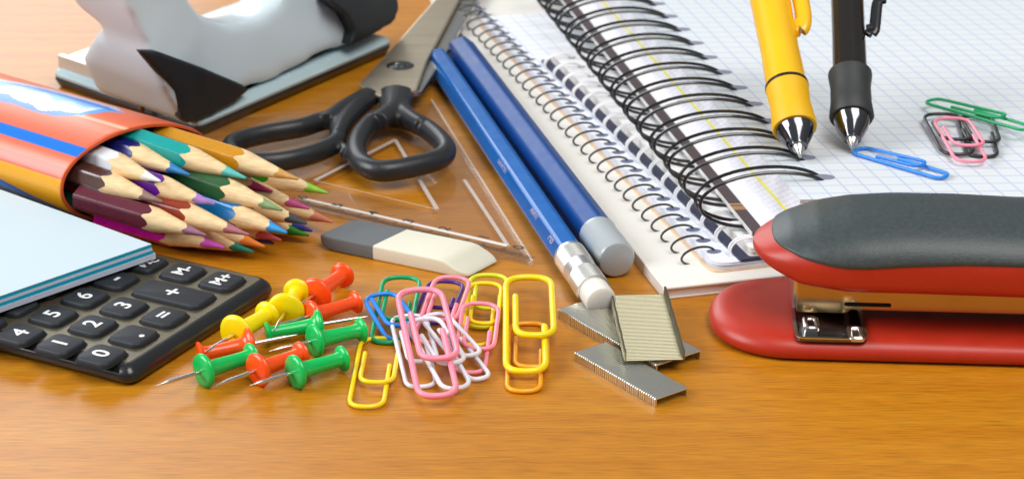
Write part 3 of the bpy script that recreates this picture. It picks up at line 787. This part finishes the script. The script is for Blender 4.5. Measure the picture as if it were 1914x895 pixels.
strip(g, i3, i1, 1.1, zs+.06, zs+.05+.2); strip(g, i3, i2, 1.1, zs+.06, zs+.05+.2)
obj('cutout_bevel_glint', g, M_ACF, tS, flat=True)
g = G(); strip(g, Kp, Jp, .5, zs+.06, zs+.05+.12); strip(g, lerp(i1, i2, 0.0), i2, .22, zs+.06, zs+.05+.1)
obj('edge_bevel_glint', g, M_ACF, tS, flat=True)
# ticks and digits
tick = (W(832, 427, zs)-W(697, 398, zs)).length/2/10
M_INK = mat('black_ink', (.02, .018, .016), .6)
g = G(); inw = Vector((-Idr.y, Idr.x, 0)); 
if inw.dot(Jp-Kp) < 0: inw = -inw
lkI = (Ip-Kp).length
for k in range(1, int((lkI-8)/tick)):
    ln = 3.6 if k % 10 == 0 else (3.0 if k % 5 == 0 else 2.4)
    a = Kp+Idr*(k*tick+.9)+inw*.35; a.z = zs+.05
    if k*tick > lkI-12: break
    g.box(a-Idr*.21, Idr*.42, (inw*.8+Idr*-.55).normalized()*ln, Vector((0, 0, .05)))
obj('tick_marks', g, M_INK, tS, flat=True)
ruled = [(970, 462, '0'), (905, 443, '1'), (832, 427, '2'), (765, 413, '3'), (698, 398, '4'), (632, 383, '5'), (566, 369, '6')]
for px, py, ch in ruled:
    P = W(px, py, zs+.32)
    text_mesh('printed_digit', ch, M_INK, tS, frame(P, -inw, Idr*-1 if False else -Idr, Vector((0, 0, 1))) if False else frame(P, inw, -Idr*-1, Vector((0, 0, 1))), 4.3, weight=.07, depth=.01)

# ------------------------------------------------------------------ blue pencils
def hexr(ph, ap, rc):
    a = (ph % (math.pi/3))-math.pi/6; return min(ap/math.cos(a), rc)
def axisframe(d, roll=0.0):
    ref = Vector((0, 0, 1)); a = (ref-d*ref.dot(d)).normalized(); b = d.cross(a)
    return a*math.cos(roll)+b*math.sin(roll), -a*math.sin(roll)+b*math.cos(roll)
def hexbody(g, P, d, x0, x1, ap, rc, roll=0, seg=48, mi=0):
    a, b = axisframe(d, roll)
    rows = [[P+d*x+a*(hexr(2*math.pi*k/seg, ap, rc)*math.cos(2*math.pi*k/seg))+b*(hexr(2*math.pi*k/seg, ap, rc)*math.sin(2*math.pi*k/seg)) for k in range(seg)] for x in (x0, (x0+x1)/2, x1)]
    g.grid(rows, closeu=True, cap0=True, cap1=True, mi=mi)
PA = W(1068, 482, 3.8); PB = W(820, 116, 3.8); dP = (PB-PA).normalized(); LB = (PB-PA).length+2
tB = thing('pencil', 'blue pencil with a silver ferrule and white eraser, left of the pair', 'pencil', (PA.x, PA.y, 0), 'blue pencils beside the notebooks')
M_BLUE = mat('blue_lacquer', (0.0, .115, .42), .2, ior=1.38, coat=.1, var=.04, vscale=300, crough=.08)
M_BLUED = mat('dark_blue_lacquer', (.0, .055, .25), .42, ior=1.38, coat=.0, var=.04, vscale=300)
g = G(); hexbody(g, PA, dP, 0, LB, 3.62, 3.95, roll=R(22)); obj('shaft', g, M_BLUE, tB, angle=20)
fe = (W(1108, 545, 3.8)-PA).length; er = (W(1122, 566, 3.8)-PA).length
g = G(); pr = [(1.2, 3.9), (.9, 4.1), (0, 4.1)]
x = 0
while x < fe-1:
    if fe*.36 < x < fe*.6: x += .35; pr.append((-x, 3.95)); continue
    pr += [(-x-.25, 4.08), (-x-.6, 3.88)]; x += .95
pr += [(-fe, 4.1), (-fe-.1, 3.7)]
g.lathe(PA, dP, pr, 40)
obj('ferrule', g, mat('ferrule_aluminium', (.84, .83, .80), .36, 1.0), tB, angle=25)
g = G(); g.lathe(PA, dP, [(-fe+.2, 3.6), (-er+1.2, 3.7), (-er+.4, 3.4), (-er, 2.7), (-er-.1, .3)], 32); obj('eraser_tip', g, mat('white_rubber', '#e6e2d8', .6, sss=.2), tB)
M_GILT = mat('pale_gilt_print', '#b9b3cf', .35, metal=.3)
a_, b_ = axisframe(dP, 0)
side = perp(-dP); side = -perp(dP)       # left of pencil
nrm = (side*.80+Vector((0, 0, .60))).normalized()
def on_pencil(px, py, s_, size):
    v = WP(px, py, PA + nrm*3.7, nrm); x = (v-PA).dot(dP)
    o_ = PA+dP*x+nrm*3.82
    return text_mesh('imprint', s_, M_GILT, tB, frame(o_, -dP, nrm.cross(-dP), nrm), size, weight=.02, depth=.02)
on_pencil(1022, 459, 'HB', 3.0)
on_pencil(998, 401, 'MMVI', 2.6)
on_pencil(932, 322, 'GRAPHIT', 2.4)
PC = W(1119, 440, 4.7); PD = W(862, 94, 4.7); dQ = (PD-PC).normalized(); LD = (PD-PC).length
tB = thing('pencil', 'thick dark blue pencil with a grey end cap, against the white book', 'pencil', (PC.x, PC.y, 0), 'blue pencils beside the notebooks')
g = G(); hexbody(g, PC, dQ, 0, LD, 4.2, 4.6, roll=R(8)); g.lathe(PC, dQ, [(LD-.1, 4.2), (LD+1.2, 3.6), (LD+1.8, 2.0)], 32); obj('shaft', g, M_BLUED, tB, angle=24)
ce = (W(1151, 487, 4.7)-PC).length
g = G(); g.lathe(PC, dQ, [(1.0, 4.4), (.8, 4.75), (.3, 4.9), (-.4, 4.75), (-ce+1.2, 4.7), (-ce+.3, 4.3), (-ce, 3.7), (-ce-.1, .2)], 40); obj('end_cap', g, mat('grey_cap', '#a9b1b5', .3, coat=.4, var=.03), tB)

# ------------------------------------------------------------------ scissors
tX = thing('scissors', 'open scissors with black plastic handles resting on the set square', 'scissors', W(735, 200, 0))
def pp(lst, z): return [W(x, y, z if not callable(z) else z(x, y)) for x, y in lst]
g = G()
rr = pp([(708, 222), (678, 248), (666, 278), (676, 306), (712, 320), (770, 312), (820, 298), (834, 281), (818, 258), (788, 236), (750, 222)], 5.2)
rr = catmull(rr, 5, closed=True); g.tube(rr, 2.9, r2=3.0, seg=14, closed=True, up=Vector((0, 0, 1)))
sh = catmull(pp([(741, 174), (738, 190), (732, 208), (706, 228)], 6.2), 6); g.tube(sh, [lerp(5.6, 3.2, k/18) for k in range(19)], r2=[lerp(2.7, 2.9, k/18) for k in range(19)], seg=14, up=Vector((0, 0, 1)))
sh = catmull(pp([(741, 178), (744, 196), (758, 216), (788, 238)], 6.0), 6); g.tube(sh, [lerp(4.0, 2.3, k/18) for k in range(19)], r2=[2.7]*19, seg=14, up=Vector((0, 0, 1)))
g.tube(catmull(pp([(672, 290), (656, 292), (650, 287)], 4.6), 4), 1.9, seg=10)
o = obj('handle', g, M_SCIS, tX); blobify(o, .42, .5, 10)
g = G()
rl = pp([(622, 224), (560, 240), (500, 250), (452, 262), (430, 274), (438, 292), (480, 303), (530, 301), (585, 288), (622, 272), (632, 256)], 5.0)
rl = catmull(rl, 5, closed=True); g.tube(rl, 2.5, r2=2.9, seg=14, closed=True, up=Vector((0, 0, 1)))
sh = catmull(pp([(692, 180), (668, 192), (640, 208), (612, 228)], 5.8), 6); g.tube(sh, [lerp(3.9, 3.0, k/18) for k in range(19)], r2=2.8, seg=14, up=Vector((0, 0, 1)))
sh = catmull(pp([(688, 184), (664, 206), (643, 232), (632, 256)], 5.6), 6); g.tube(sh, [lerp(3.2, 2.2, k/18) for k in range(19)], r2=2.8, seg=14, up=Vector((0, 0, 1)))
g.tube(catmull(pp([(628, 272), (644, 280), (646, 288)], 4.6), 4), 1.8, seg=10)
o = obj('handle', g, M_SCIS, tX); blobify(o, .42, .5, 10)
M_BLADE = mat('blade_steel_desk_tint', (.86, .74, .54), .34, 1.0, var=.06, vscale=1, stretch=(40, 400, 40))  # warm base colour stands in for wood reflected in the metal
g = G(); bp = [Vector((p.x, p.y, 0)) for p in pp([(670, 160), (712, 182), (778, 170), (796, 118), (874, -30), (840, -30), (740, 84)], 7.4)]
g.slab(bp, [(6.6, 0), (7.5, 0), (7.65, -.35)]); obj('blade', g, M_BLADE, tX, flat=True)
g = G(); bp = [Vector((p.x, p.y, 0)) for p in pp([(680, 172), (706, 190), (788, 172), (824, 116), (912, -30), (850, -30), (748, 92)], 5.6)]
g.slab(bp, [(4.6, 0), (5.7, 0), (5.85, -.5)]); obj('blade', g, mat('blade_pale', (.80, .79, .76), .25, 1.0), tX, flat=True)
g = G(); c = W(748, 124, 7.6); g.lathe(c, Vector((0, 0, 1)), [(0, 4.2), (.25, 4.2), (.5, 3.7), (.55, 2.2), (1.0, 2.0), (1.25, 1.3), (1.3, .1)], 28); obj('pivot_screw', g, mat('dark_pivot', (.2, .2, .2), .25, 1.0), tX)

# ------------------------------------------------------------------ coloured pencils and their holder
rc_ = W(258, 322.6, 12.6); Uv = W(398, 287.6, 12.6)-rc_; Uh = Uv.length; Ud = Uv.normalized(); Vh = 12.5
ca = (W(358, 353.5, 12.6)-W(258, 322.6, 12.6)).normalized(); LC = 150
tC = thing('pencil_holder', 'orange oval tube lying open, with blue stripes and a blue sky patch', 'pencil holder', (rc_.x, rc_.y, 0))
def cupt(th, s_, rin=0.0): return rc_ - ca*s_ + Ud*((Uh-rin)*math.cos(th)) + Vector((0, 0, (Vh-rin)*math.sin(th)))
OR1, OR2, BLU, YEL, SKY, WHT, PEA = hx('#e2622f'), hx('#e66a48'), hx('#0f74d6'), hx('#eda722'), hx('#3a9df0'), hx('#e6eef4'), hx('#f3ae86')
def project(P):
    v = P-CAMP; dd = v.dot(FWD); return CX+FPX*v.x/dd, CY-FPX*v.dot(UPV)/dd
def cup_at(px, py):     # (theta, s) of the wall point seen at a pixel
    best = None
    for i in range(60, 220):
        th = R(i)
        for j in range(0, 80):
            s_ = j*1.2; P = cupt(th, s_); x, y = project(P); d_ = (x-px)**2+(y-py)**2
            if best is None or d_ < best[0]: best = (d_, th, s_)
    return best[1], best[2]
ths1 = cup_at(165, 282)[0]; ths2 = cup_at(146, 300)[0]
thy = cup_at(121, 338)[0]
e_a = cup_at(228, 208); e_b = cup_at(8, 180)
pe_t = cup_at(238, 244)[0]
th_b = (cup_at(58, 378), cup_at(2, 334))
sky_lo = sorted([cup_at(*q_) for q_ in ((225, 209), (196, 215), (150, 216), (103, 217), (63, 209), (23, 195), (2, 192))], key=lambda q_: q_[1])
sky_hi = sorted([cup_at(*q_) for q_ in ((227, 207), (219, 202), (175, 187), (94, 167), (47, 156), (4, 150))], key=lambda q_: q_[1])
def cupcol(th, s_):
    if ths1-.005 < th < ths2: return BLU
    if th > thy:
        if th > thy+.10 + max(0, (40-s_))*.018: return BLU if th < thy+.2+max(0, (40-s_))*.018 else SKY
        return YEL if s_ < 30 else hx('#f6c21a')
    if s_ < 60:
        lo = interp([q_[1] for q_ in sky_lo], [q_[0] for q_ in sky_lo], s_); hi_ = interp([q_[1] for q_ in sky_hi], [q_[0] for q_ in sky_hi], s_)
        if s_ > sky_lo[0][1] and hi_ < th < lo:
            q = (th-hi_)/(lo-hi_); w_ = .07*math.sin(s_*.22+1)+.04*math.sin(s_*.6+th*9)
            if q < .16: return hx('#b9c0dc')
            if q < .42+w_ or s_ < sky_lo[0][1]+5: return BLU if q < .3 else SKY
            if q < .84+w_: return WHT if q > .55+w_ else hx('#9ccdf2')
            return BLU
    if pe_t-.03 < th < pe_t+.035 and s_ < 22: return PEA
    if th > ths2: return OR2 if th < ths2+.22 else hx('#e1502f')
    if th > ths1-.28: return OR2
    return OR1
NT, NS = 360, 150
g = G(); rows = []; cols = []
for j in range(NS):
    s_ = LC*(j/(NS-1))
    rows.append([cupt(2*math.pi*k/NT, s_) for k in range(NT)])
    cols += [cupcol(2*math.pi*k/NT, s_) for k in range(NT)]
g.grid(rows, closeu=True)
o = obj('wall', g, None, tC) if False else None
M_CUP, tt, pb = newmat('printed_orange_plastic')
ca_n = tt.nodes.new('ShaderNodeVertexColor'); ca_n.layer_name = 'Print'; tt.links.new(ca_n.outputs[0], pb.inputs['Base Color'])
pb.inputs['Roughness'].default_value = .3; pb.inputs['Coat Weight'].default_value = .12; pb.inputs['Coat Roughness'].default_value = .12
rows_in = [[cupt(2*math.pi*k/NT, s_, 1.0) for k in range(NT)] for s_ in (0.0, 60, LC-1)]
rows_rim = [[cupt(2*math.pi*k/NT, -.35, .15) for k in range(NT)], [cupt(2*math.pi*k/NT, -.35, .85) for k in range(NT)]]
allr = rows[::-1] + rows_rim + rows_in
g = G(); g.grid(allr, closeu=True, cap0=True, cap1=True)
o = obj('tube_wall', g, M_CUP, tC, angle=60)
at = o.data.color_attributes.new('Print', 'FLOAT_COLOR', 'POINT')
cc = []
for j in range(NS-1, -1, -1): cc += cols[j*NT:(j+1)*NT]
cc += [hx('#d95a2a')]*(2*NT) + [hx('#b04618')]*(3*NT)
flat_ = []
for c in cc: flat_ += [c[0], c[1], c[2], 1.0]
at.data.foreach_set('color', flat_)

M_CWOOD = mat('pencil_cedar', '#e8c999', .6, var=.16, vscale=1, stretch=(300, 500, 2600), bump=.1, bscale=1500)
def cpencil(label, col, lead, back, tip, zb, zt, roll=0.0, cone=18.5):
    P = W(tip[0], tip[1], zt); B = W(back[0], back[1], zb); d = (B-P).normalized()   # from tip backwards
    ap, rc2 = 3.1, 3.46; seg = 60
    # how far back it can go inside the holder
    Lp = 36.0
    for k in range(36, 150):
        Qp = P+d*k; v = Qp-rc_; s_ = -(v.dot(ca)) ; lat = v + ca*s_
        u_ = lat.dot(Ud)/(Uh-4.8); w_ = (Qp.z-Vh)/(Vh-4.6)
        if s_ > 1 and u_*u_+w_*w_ > 1.0: break
        Lp = k
    Lp = max(Lp, 40)
    t_ = thing('coloured_pencil', label, 'pencil', (P.x, P.y, 0), 'coloured pencils in the orange holder')
    a, b = axisframe(d, roll); lead_x = cone*.34
    def crad(x): return .18 + (3.48-.18)*(x/cone)
    ring_b, ring_lead = [], []
    for k in range(seg):
        ph = 2*math.pi*k/seg; r_ = hexr(ph, ap, rc2)-.001
        xb = (r_-.18)/(3.30)*cone + random.uniform(-.14, .14)
        ring_b.append((ph, xb, crad(xb) if crad(xb) < r_ else r_))
        xl = lead_x + .5*math.sin(ph*3+roll*5)+random.uniform(-.15, .15); ring_lead.append((ph, xl, crad(xl)))
    def pt(ph, x, r_): return P+d*x+a*(r_*math.cos(ph))+b*(r_*math.sin(ph))
    g = G(); g.grid([[pt(ph, x, hexr(ph, ap, rc2)) for ph, x, r_ in ring_b], [pt(ph, cone+3, hexr(ph, ap, rc2)) for ph, x, r_ in ring_b], [pt(ph, Lp, hexr(ph, ap, rc2)) for ph, x, r_ in ring_b]], closeu=True, cap1=True)
    obj('shaft', g, col, t_, angle=24)
    g = G(); rows = [[pt(ph, x, r_) for ph, x, r_ in ring_lead]]
    for q in (.25, .5, .75): rows.append([pt(ph, lerp(xl, xb, q), lerp(rl_, rb_, q)) for (ph, xl, rl_), (_, xb, rb_) in zip(ring_lead, ring_b)])
    rows.append([pt(ph, xb-.0, rb_-.01) for ph, xb, rb_ in ring_b]); g.grid(rows, closeu=True); obj('wood_cone', g, M_CWOOD, t_, angle=60)
    g = G(); g.grid([[pt(ph, 0.0, .1) for ph, x, r_ in ring_lead], [pt(ph, .25, .33) for ph, x, r_ in ring_lead], [pt(ph, x*.5, crad(x*.5)) for ph, x, r_ in ring_lead], [pt(ph, x, r_) for ph, x, r_ in ring_lead]], closeu=True, cap0=True)
    obj('lead', g, lead, t_, angle=60)
def lac(n, c): return mat('lacquer_'+n, c, .28, coat=.5, crough=.15, var=.03, vscale=200)
def ld(n, c): return mat('lead_'+n, c, .55, var=.1, vscale=600, bump=.1)
PEN = [
 ('ochre yellow coloured pencil, farthest back of the top row', '#c98a12', '#c8964e', (407, 289), (558, 335), 18.5, 17.0),
 ('lime green coloured pencil with the farthest reaching green lead', '#2f8f1e', '#8cc83a', (500, 331), (613, 361), 12.0, 10.0),
 ('turquoise coloured pencil in the middle of the top row', '#0a9c98', '#54b9b0', (310, 281), (460, 333), 20.0, 18.0),
 ('crimson coloured pencil under the turquoise one', '#a01040', '#b8336f', (400, 326), (510, 358), 13.0, 11.0),
 ('navy coloured pencil with a bright blue lead', '#13206a', '#2277b4', (234, 283), (355, 327), 19.0, 18.0),
 ('white coloured pencil at the rim of the holder', '#dfe2e8', '#e3e3dc', (177, 294), (300, 339), 18.0, 18.0),
 ('dark green coloured pencil with a sage lead', '#2a5a36', '#7e9a68', (394, 346), (528, 393), 14.0, 13.0),
 ('purple coloured pencil with a lilac lead', '#5f1692', '#a276bd', (272, 343), (402, 381), 14.5, 14.0),
 ('dark brown coloured pencil below the white one', '#4a2c26', '#8a6a62', (177, 335), (304, 377), 15.0, 14.5),
 ('maroon coloured pencil with broad shining sides, lowest row at the front', '#5e2030', '#94637a', (217, 389), (386, 440), 10.2, 9.0),
 ('rust red coloured pencil with a dusty pink lead', '#8c2a14', '#a9656e', (334, 398), (466, 439), 10.0, 9.0),
 ('azure blue coloured pencil with a sky blue lead', '#087cc4', '#1f92d6', (415, 391), (537, 435), 9.0, 8.5),
 ('magenta coloured pencil at the very front under the maroon one', '#dc00a4', '#c850bc', (262, 421), (420, 463), 4.4, 4.4),
 ('sea green coloured pencil, nearest tip touching the desk', '#0a6a5a', '#127a68', (398, 448), (475, 471), 3.6, 2.6),
 ('orange coloured pencil beneath the rust red one', '#d2691e', '#e27a2c', (400, 430), (495, 461), 5.0, 4.6),
 ('dark violet coloured pencil, low between orange and red', '#2c1c5c', '#2a2260', (440, 432), (512, 455), 3.6, 3.0),
 ('red coloured pencil just under the azure one', '#b02a34', '#bd4a4e', (440, 424), (526, 449), 5.0, 4.6),
 ('grey black coloured pencil with a charcoal lead', '#20242c', '#3d434c', (470, 384), (574, 418), 8.5, 8.0),
 ('indigo coloured pencil with an indigo lead', '#26287e', '#2b2f80', (495, 404), (584, 432), 4.0, 3.6),
 ('grass green coloured pencil, low beside the eraser', '#1d7a22', '#1f7d22', (500, 419), (578, 440), 3.4, 2.6),
 ('rose coloured pencil with a magenta pink lead', '#b23a72', '#b84a80', (490, 362), (579, 390), 9.0, 8.0),
 ('salmon coloured pencil with its lead nearest the eraser', '#cf6a56', '#d07a62', (520, 384), (622, 415), 4.2, 4.0),
]
for i, (lab, c, l, bk, tp_, zb, zt) in enumerate(PEN):
    cpencil(lab, lac(str(i), c), ld(str(i), l), bk, tp_, zb, zt, roll=R([8, 20, 2, 14, 25, 12, 5][i % 7]), cone=[18.5, 17.4, 19.2, 18.0, 19.8, 17.0][i % 6])

# ------------------------------------------------------------------ calculator
zt_ = 4.4
KA = W(190, 660, zt_+1.2); KB = W(415, 522, zt_+1.2); KC = W(40, 620, zt_+1.2)
ku = (KB-KA)/4; kv = (KC-KA)/2
cu = ku.normalized(); cv = (kv-cu*kv.dot(cu)).normalized(); pu = ku.length; pv = kv.dot(cv)
b0 = W(228, 717, .8)-KA; b1 = W(522, 538, 1.5)-KA; uL = b0.dot(cu); vL = b0.dot(cv); uR = b1.dot(cu)
KO = Vector((KA.x, KA.y, 0))
def CL(u, v, z): return KO+cu*u+cv*v+Vector((0, 0, z))
tK = thing('calculator', 'black pocket calculator with white numbered keys, half under the paper block', 'calculator', KO)
v0 = min(vL, b1.dot(cv)); v1 = v0+105
ol = round_poly([Vector((uL, v0, 0)), Vector((uR, v0, 0)), Vector((uR, v1, 0)), Vector((uL, v1, 0))], [3.5, 5, 3.5, 3.5], 6)
g = G(); g.slab(ol, [(0.1, -1.6), (.9, -.3), (1.8, 0), (3.0, -.5), (4.0, -1.6), (4.45, -2.6), (4.35, -3.1)], T=lambda p: CL(p.x, p.y, p.z)); obj('case', g, M_BLACK, tK, angle=60)
fp = offset_poly(ol, -2.9)
g = G(); g.slab(fp, [(4.0, 0), (4.5, 0)], T=lambda p: CL(p.x, p.y, p.z)); obj('face_plate', g, mat('bronze_face', (.14, .118, .072), .38, metal=.6, var=.18, vscale=1400, bump=.1, bscale=3000), tK)
M_KEY = mat('key_rubber', (.014, .017, .023), .58, var=.15, vscale=400, bump=.06)
M_GAP = mat('key_recess', (.006, .006, .006), .8)
def key(u, v, s_, du=1.0, dv=1.0, size=4.6):
    hu, hv = pu*.5*.75*du, pv*.5*.76*dv
    oo = round_poly([Vector((u-hu, v-hv, 0)), Vector((u+hu, v-hv, 0)), Vector((u+hu, v+hv, 0)), Vector((u-hu, v+hv, 0))], 2.0, 6)
    g = G(); g.slab(oo, [(4.45, .1), (5.15, 0), (5.48, -.2), (5.6, -.55)], T=lambda p: CL(p.x, p.y, p.z)); k_ = obj('key', g, M_KEY, tK, angle=60)
    g = G(); g.slab(oo, [(4.42, .5), (4.53, .5)], T=lambda p: CL(p.x, p.y, p.z)); rec = obj('key_recess', g, M_GAP, tK)
    if s_:
        text_mesh('key_symbol', s_, M_WHITE, k_, frame(CL(u, v, 5.62), cu, cv, Vector((0, 0, 1))), size, weight=.10, depth=.02)
rowsK = [['0', '.', '=', None, 'M+'], ['1', '2', '3', None, 'M-'], ['4', '5', '6', '-', ''], ['7', '8', '9', '×', ''], ['', '', '', '', '']]
for j, rw in enumerate(rowsK):
    for i, s_ in enumerate(rw):
        if s_ is None: continue
        key(i*pu, j*pv, s_, size={'M+': 4.6, 'M-': 4.6, 'MRC': 3.9, '.': 9, '=': 6, '-': 7, '+': 6.5, '×': 6}.get(s_, 5.8))
key(3*pu, .5*pv, '+', dv=2.2, size=7)
last = [c for c in tK.children if c.name.startswith('key') and not c.name.startswith('key_rec')]
kk = min(last, key=lambda c: (sum((Vector(v_.co) for v_ in c.data.vertices), Vector())/len(c.data.vertices)/MM + KO - CL(4*pu, 2*pv, 5)).length)
for ch_, du_, dv_, sz_ in (('M', -1.2, -.8, 4.4), ('R', 1.5, .5, 2.7), ('C', 1.5, -1.9, 2.7)):
    text_mesh('key_symbol', ch_, M_WHITE, kk, frame(CL(4*pu+du_, 2*pv+dv_, 5.62), cu, cv, Vector((0, 0, 1))), sz_, weight=.08, depth=.02)

# ------------------------------------------------------------------ paper block
zb1 = 10.1
nA = W(283, 456, zb1); nB = W(0, 354, zb1); nC = W(0, 553, zb1)
na = (nB-nA).normalized(); nc = (nC-nA).normalized()
tN = thing('paper_block', 'block of blank paper with teal striped edges, lying over the calculator', 'paper block', (nA.x, nA.y, 6.1))
def nslab(nm, z0, z1_, m_, grow, sh=0.0):
    A = nA+na*-sh*.3+nc*-sh; p = [A, A+na*78, A+na*78+nc*78, A+nc*78]; p = [Vector((q.x, q.y, 0)) for q in p]
    g = G(); g.slab(p, [(z0, grow), (z1_, grow)]); return obj(nm, g, m_, tN, flat=True)
M_TEAL = mat('teal_sheets', '#06a6c8', .6, var=.15, vscale=1, stretch=(40, 40, 6000)); M_LIL = mat('pale_sheets', '#ccd5e8', .7, var=.1, vscale=1, stretch=(40, 40, 6000))
nslab('top_sheet', 10.0, zb1, mat('top_paper', '#c3d3dc', .75, var=.01), 0)
nslab('teal_sheets', 9.15, 9.99, M_TEAL, -.02); nslab('pale_sheets', 8.45, 9.14, M_LIL, 0, .1)
nslab('teal_sheets', 7.55, 8.44, M_TEAL, -.02, .35); nslab('pale_sheets', 6.25, 7.54, M_LIL, 0, .8)

# ------------------------------------------------------------------ hole punch
PA_ = W(372, 262, 0); PB_ = W(738, 101, 0); PD_ = W(95, 162, 0)
hu = (PB_-PA_).normalized(); hn = -perp(hu)     # hn: away from the near edge
if hn.y < 0: hn = -hn
hl = (PB_-PA_).length; hwid = (PD_-PA_).length
tH = thing('hole_punch', 'grey blue hole punch with black grips on a flat tray', 'hole punch', PA_)
bp = [PA_, PB_, PB_+(PD_-PA_), PD_]; bp = [Vector((p.x, p.y, 0)) for p in bp]
if sum(bp[i].x*bp[(i+1) % 4].y-bp[(i+1) % 4].x*bp[i].y for i in range(4)) < 0: bp = bp[::-1]
bpr = round_poly(bp, 4, 5)
g = G(); g.slab(bpr, [(.2, -1.5), (2.6, -.2), (3.6, -.6)]); obj('tray', g, M_BLACK, tH)
g = G(); g.slab(bpr, [(3.6, -.4), (4.4, -.2), (5.6, -1.5), (6.4, -4), (6.9, -8)]); obj('tray_cover', g, mat('blue_grey_tray', '#b4cad0', .25, coat=.4, var=.04), tH, angle=60)
dl = (PD_-PA_).normalized()
g = G(); o0 = PD_ + hu*1.5 + dl*-2 ; o0.z = 4.0
g.box(o0+hu*1, hu*14, dl*-34, Vector((0, 0, 4.6))); g.box(o0+hu*1+Vector((0, 0, 4.6)), hu*2, dl*-34, Vector((0, 0, 1.2)))
obj('metal_channel', g, mat('channel_steel', (.62, .60, .55), .35, .7), tH, flat=True)
g = G(); o1 = W(395, 52, 8); o1.z = 4.0; g.box(o1, hu*26, hn*9, Vector((0, 0, 5))); obj('paper_guide', g, mat('guide_metal', (.7, .7, .68), .4, .5), tH, flat=True)
def punch_shell(nm, lst, m_, vox, it):
    front = []; back = []
    for (px, py, f_, w_) in lst:
        P = WP(px, py, PA_+hn*f_, hn); front.append(P); back.append(P+dl*w_)
    n = len(front); g = G()
    g.add(front+back, [tuple(range(n)), tuple(range(2*n-1, n-1, -1))]+[(i, n+i, n+(i+1) % n, (i+1) % n) for i in range(n)])
    import bmesh
    o = obj(nm, g, m_, tH)
    bm = bmesh.new(); bm.from_mesh(o.data); bmesh.ops.triangulate(bm, faces=bm.faces); bmesh.ops.recalc_face_normals(bm, faces=bm.faces); bm.to_mesh(o.data); bm.free()
    blobify(o, vox, .7, it); return o
M_PUN = mat('punch_plastic', '#cddbe2', .3, coat=.25, sss=0, var=.02, vscale=40)
punch_shell('body', [(350, 236, 0, 43), (308, 164, 0, 40), (290, 112, 1, 30), (282, 88, 3, 20), (260, 55, 5, 29), (230, -10, 7, 31), (220, -110, 9, 32), (330, -130, 10, 20), (352, -6, 7, 20), (380, 30, 6, 15), (430, 48, 5, 13), (484, 40, 5, 14), (524, 8, 6, 18),
  (560, -110, 10, 18), (660, -90, 8, 18), (722, -30, 5, 20), (742, 8, 3, 22), (736, 44, 2, 22), (658, 90, 2, 24), (606, 102, 2, 26), (556, 134, 2, 28), (500, 160, 2, 30), (462, 168, 2, 32), (404, 212, 2, 38)], M_PUN, 1.1, 36)
punch_shell('grip_patch', [(262, 95, .6, 3), (300, 98, -.2, 5), (380, 127, -.8, 6), (458, 160, -.4, 5), (466, 170, .2, 5), (440, 192, -.2, 5), (396, 216, -.4, 5), (352, 232, .2, 4), (341, 222, 0, 4), (330, 172, 0, 4)], M_BLACKSOFT, .6, 6)
punch_shell('grip_patch', [(616, 2, -1, 14), (640, -30, 0, 14), (735, -36, 0, 16), (748, 15, -1, 16), (738, 42, -1, 14), (700, 66, -1.2, 12), (653, 89, -1.2, 10), (664, 60, -1.4, 10), (650, 30, -1.2, 10)], M_BLACKSOFT, .6, 6)
g = G(); sc = WP(264, 206, PA_+dl*20, Vector((0, -1, 0))); g.lathe(sc, Vector((0, -1, .2)), [(-1, .9), (.2, .9), (.4, .5)], 14); obj('screw', g, mat('rusty_screw', (.18, .07, .03), .5, .6), tH)
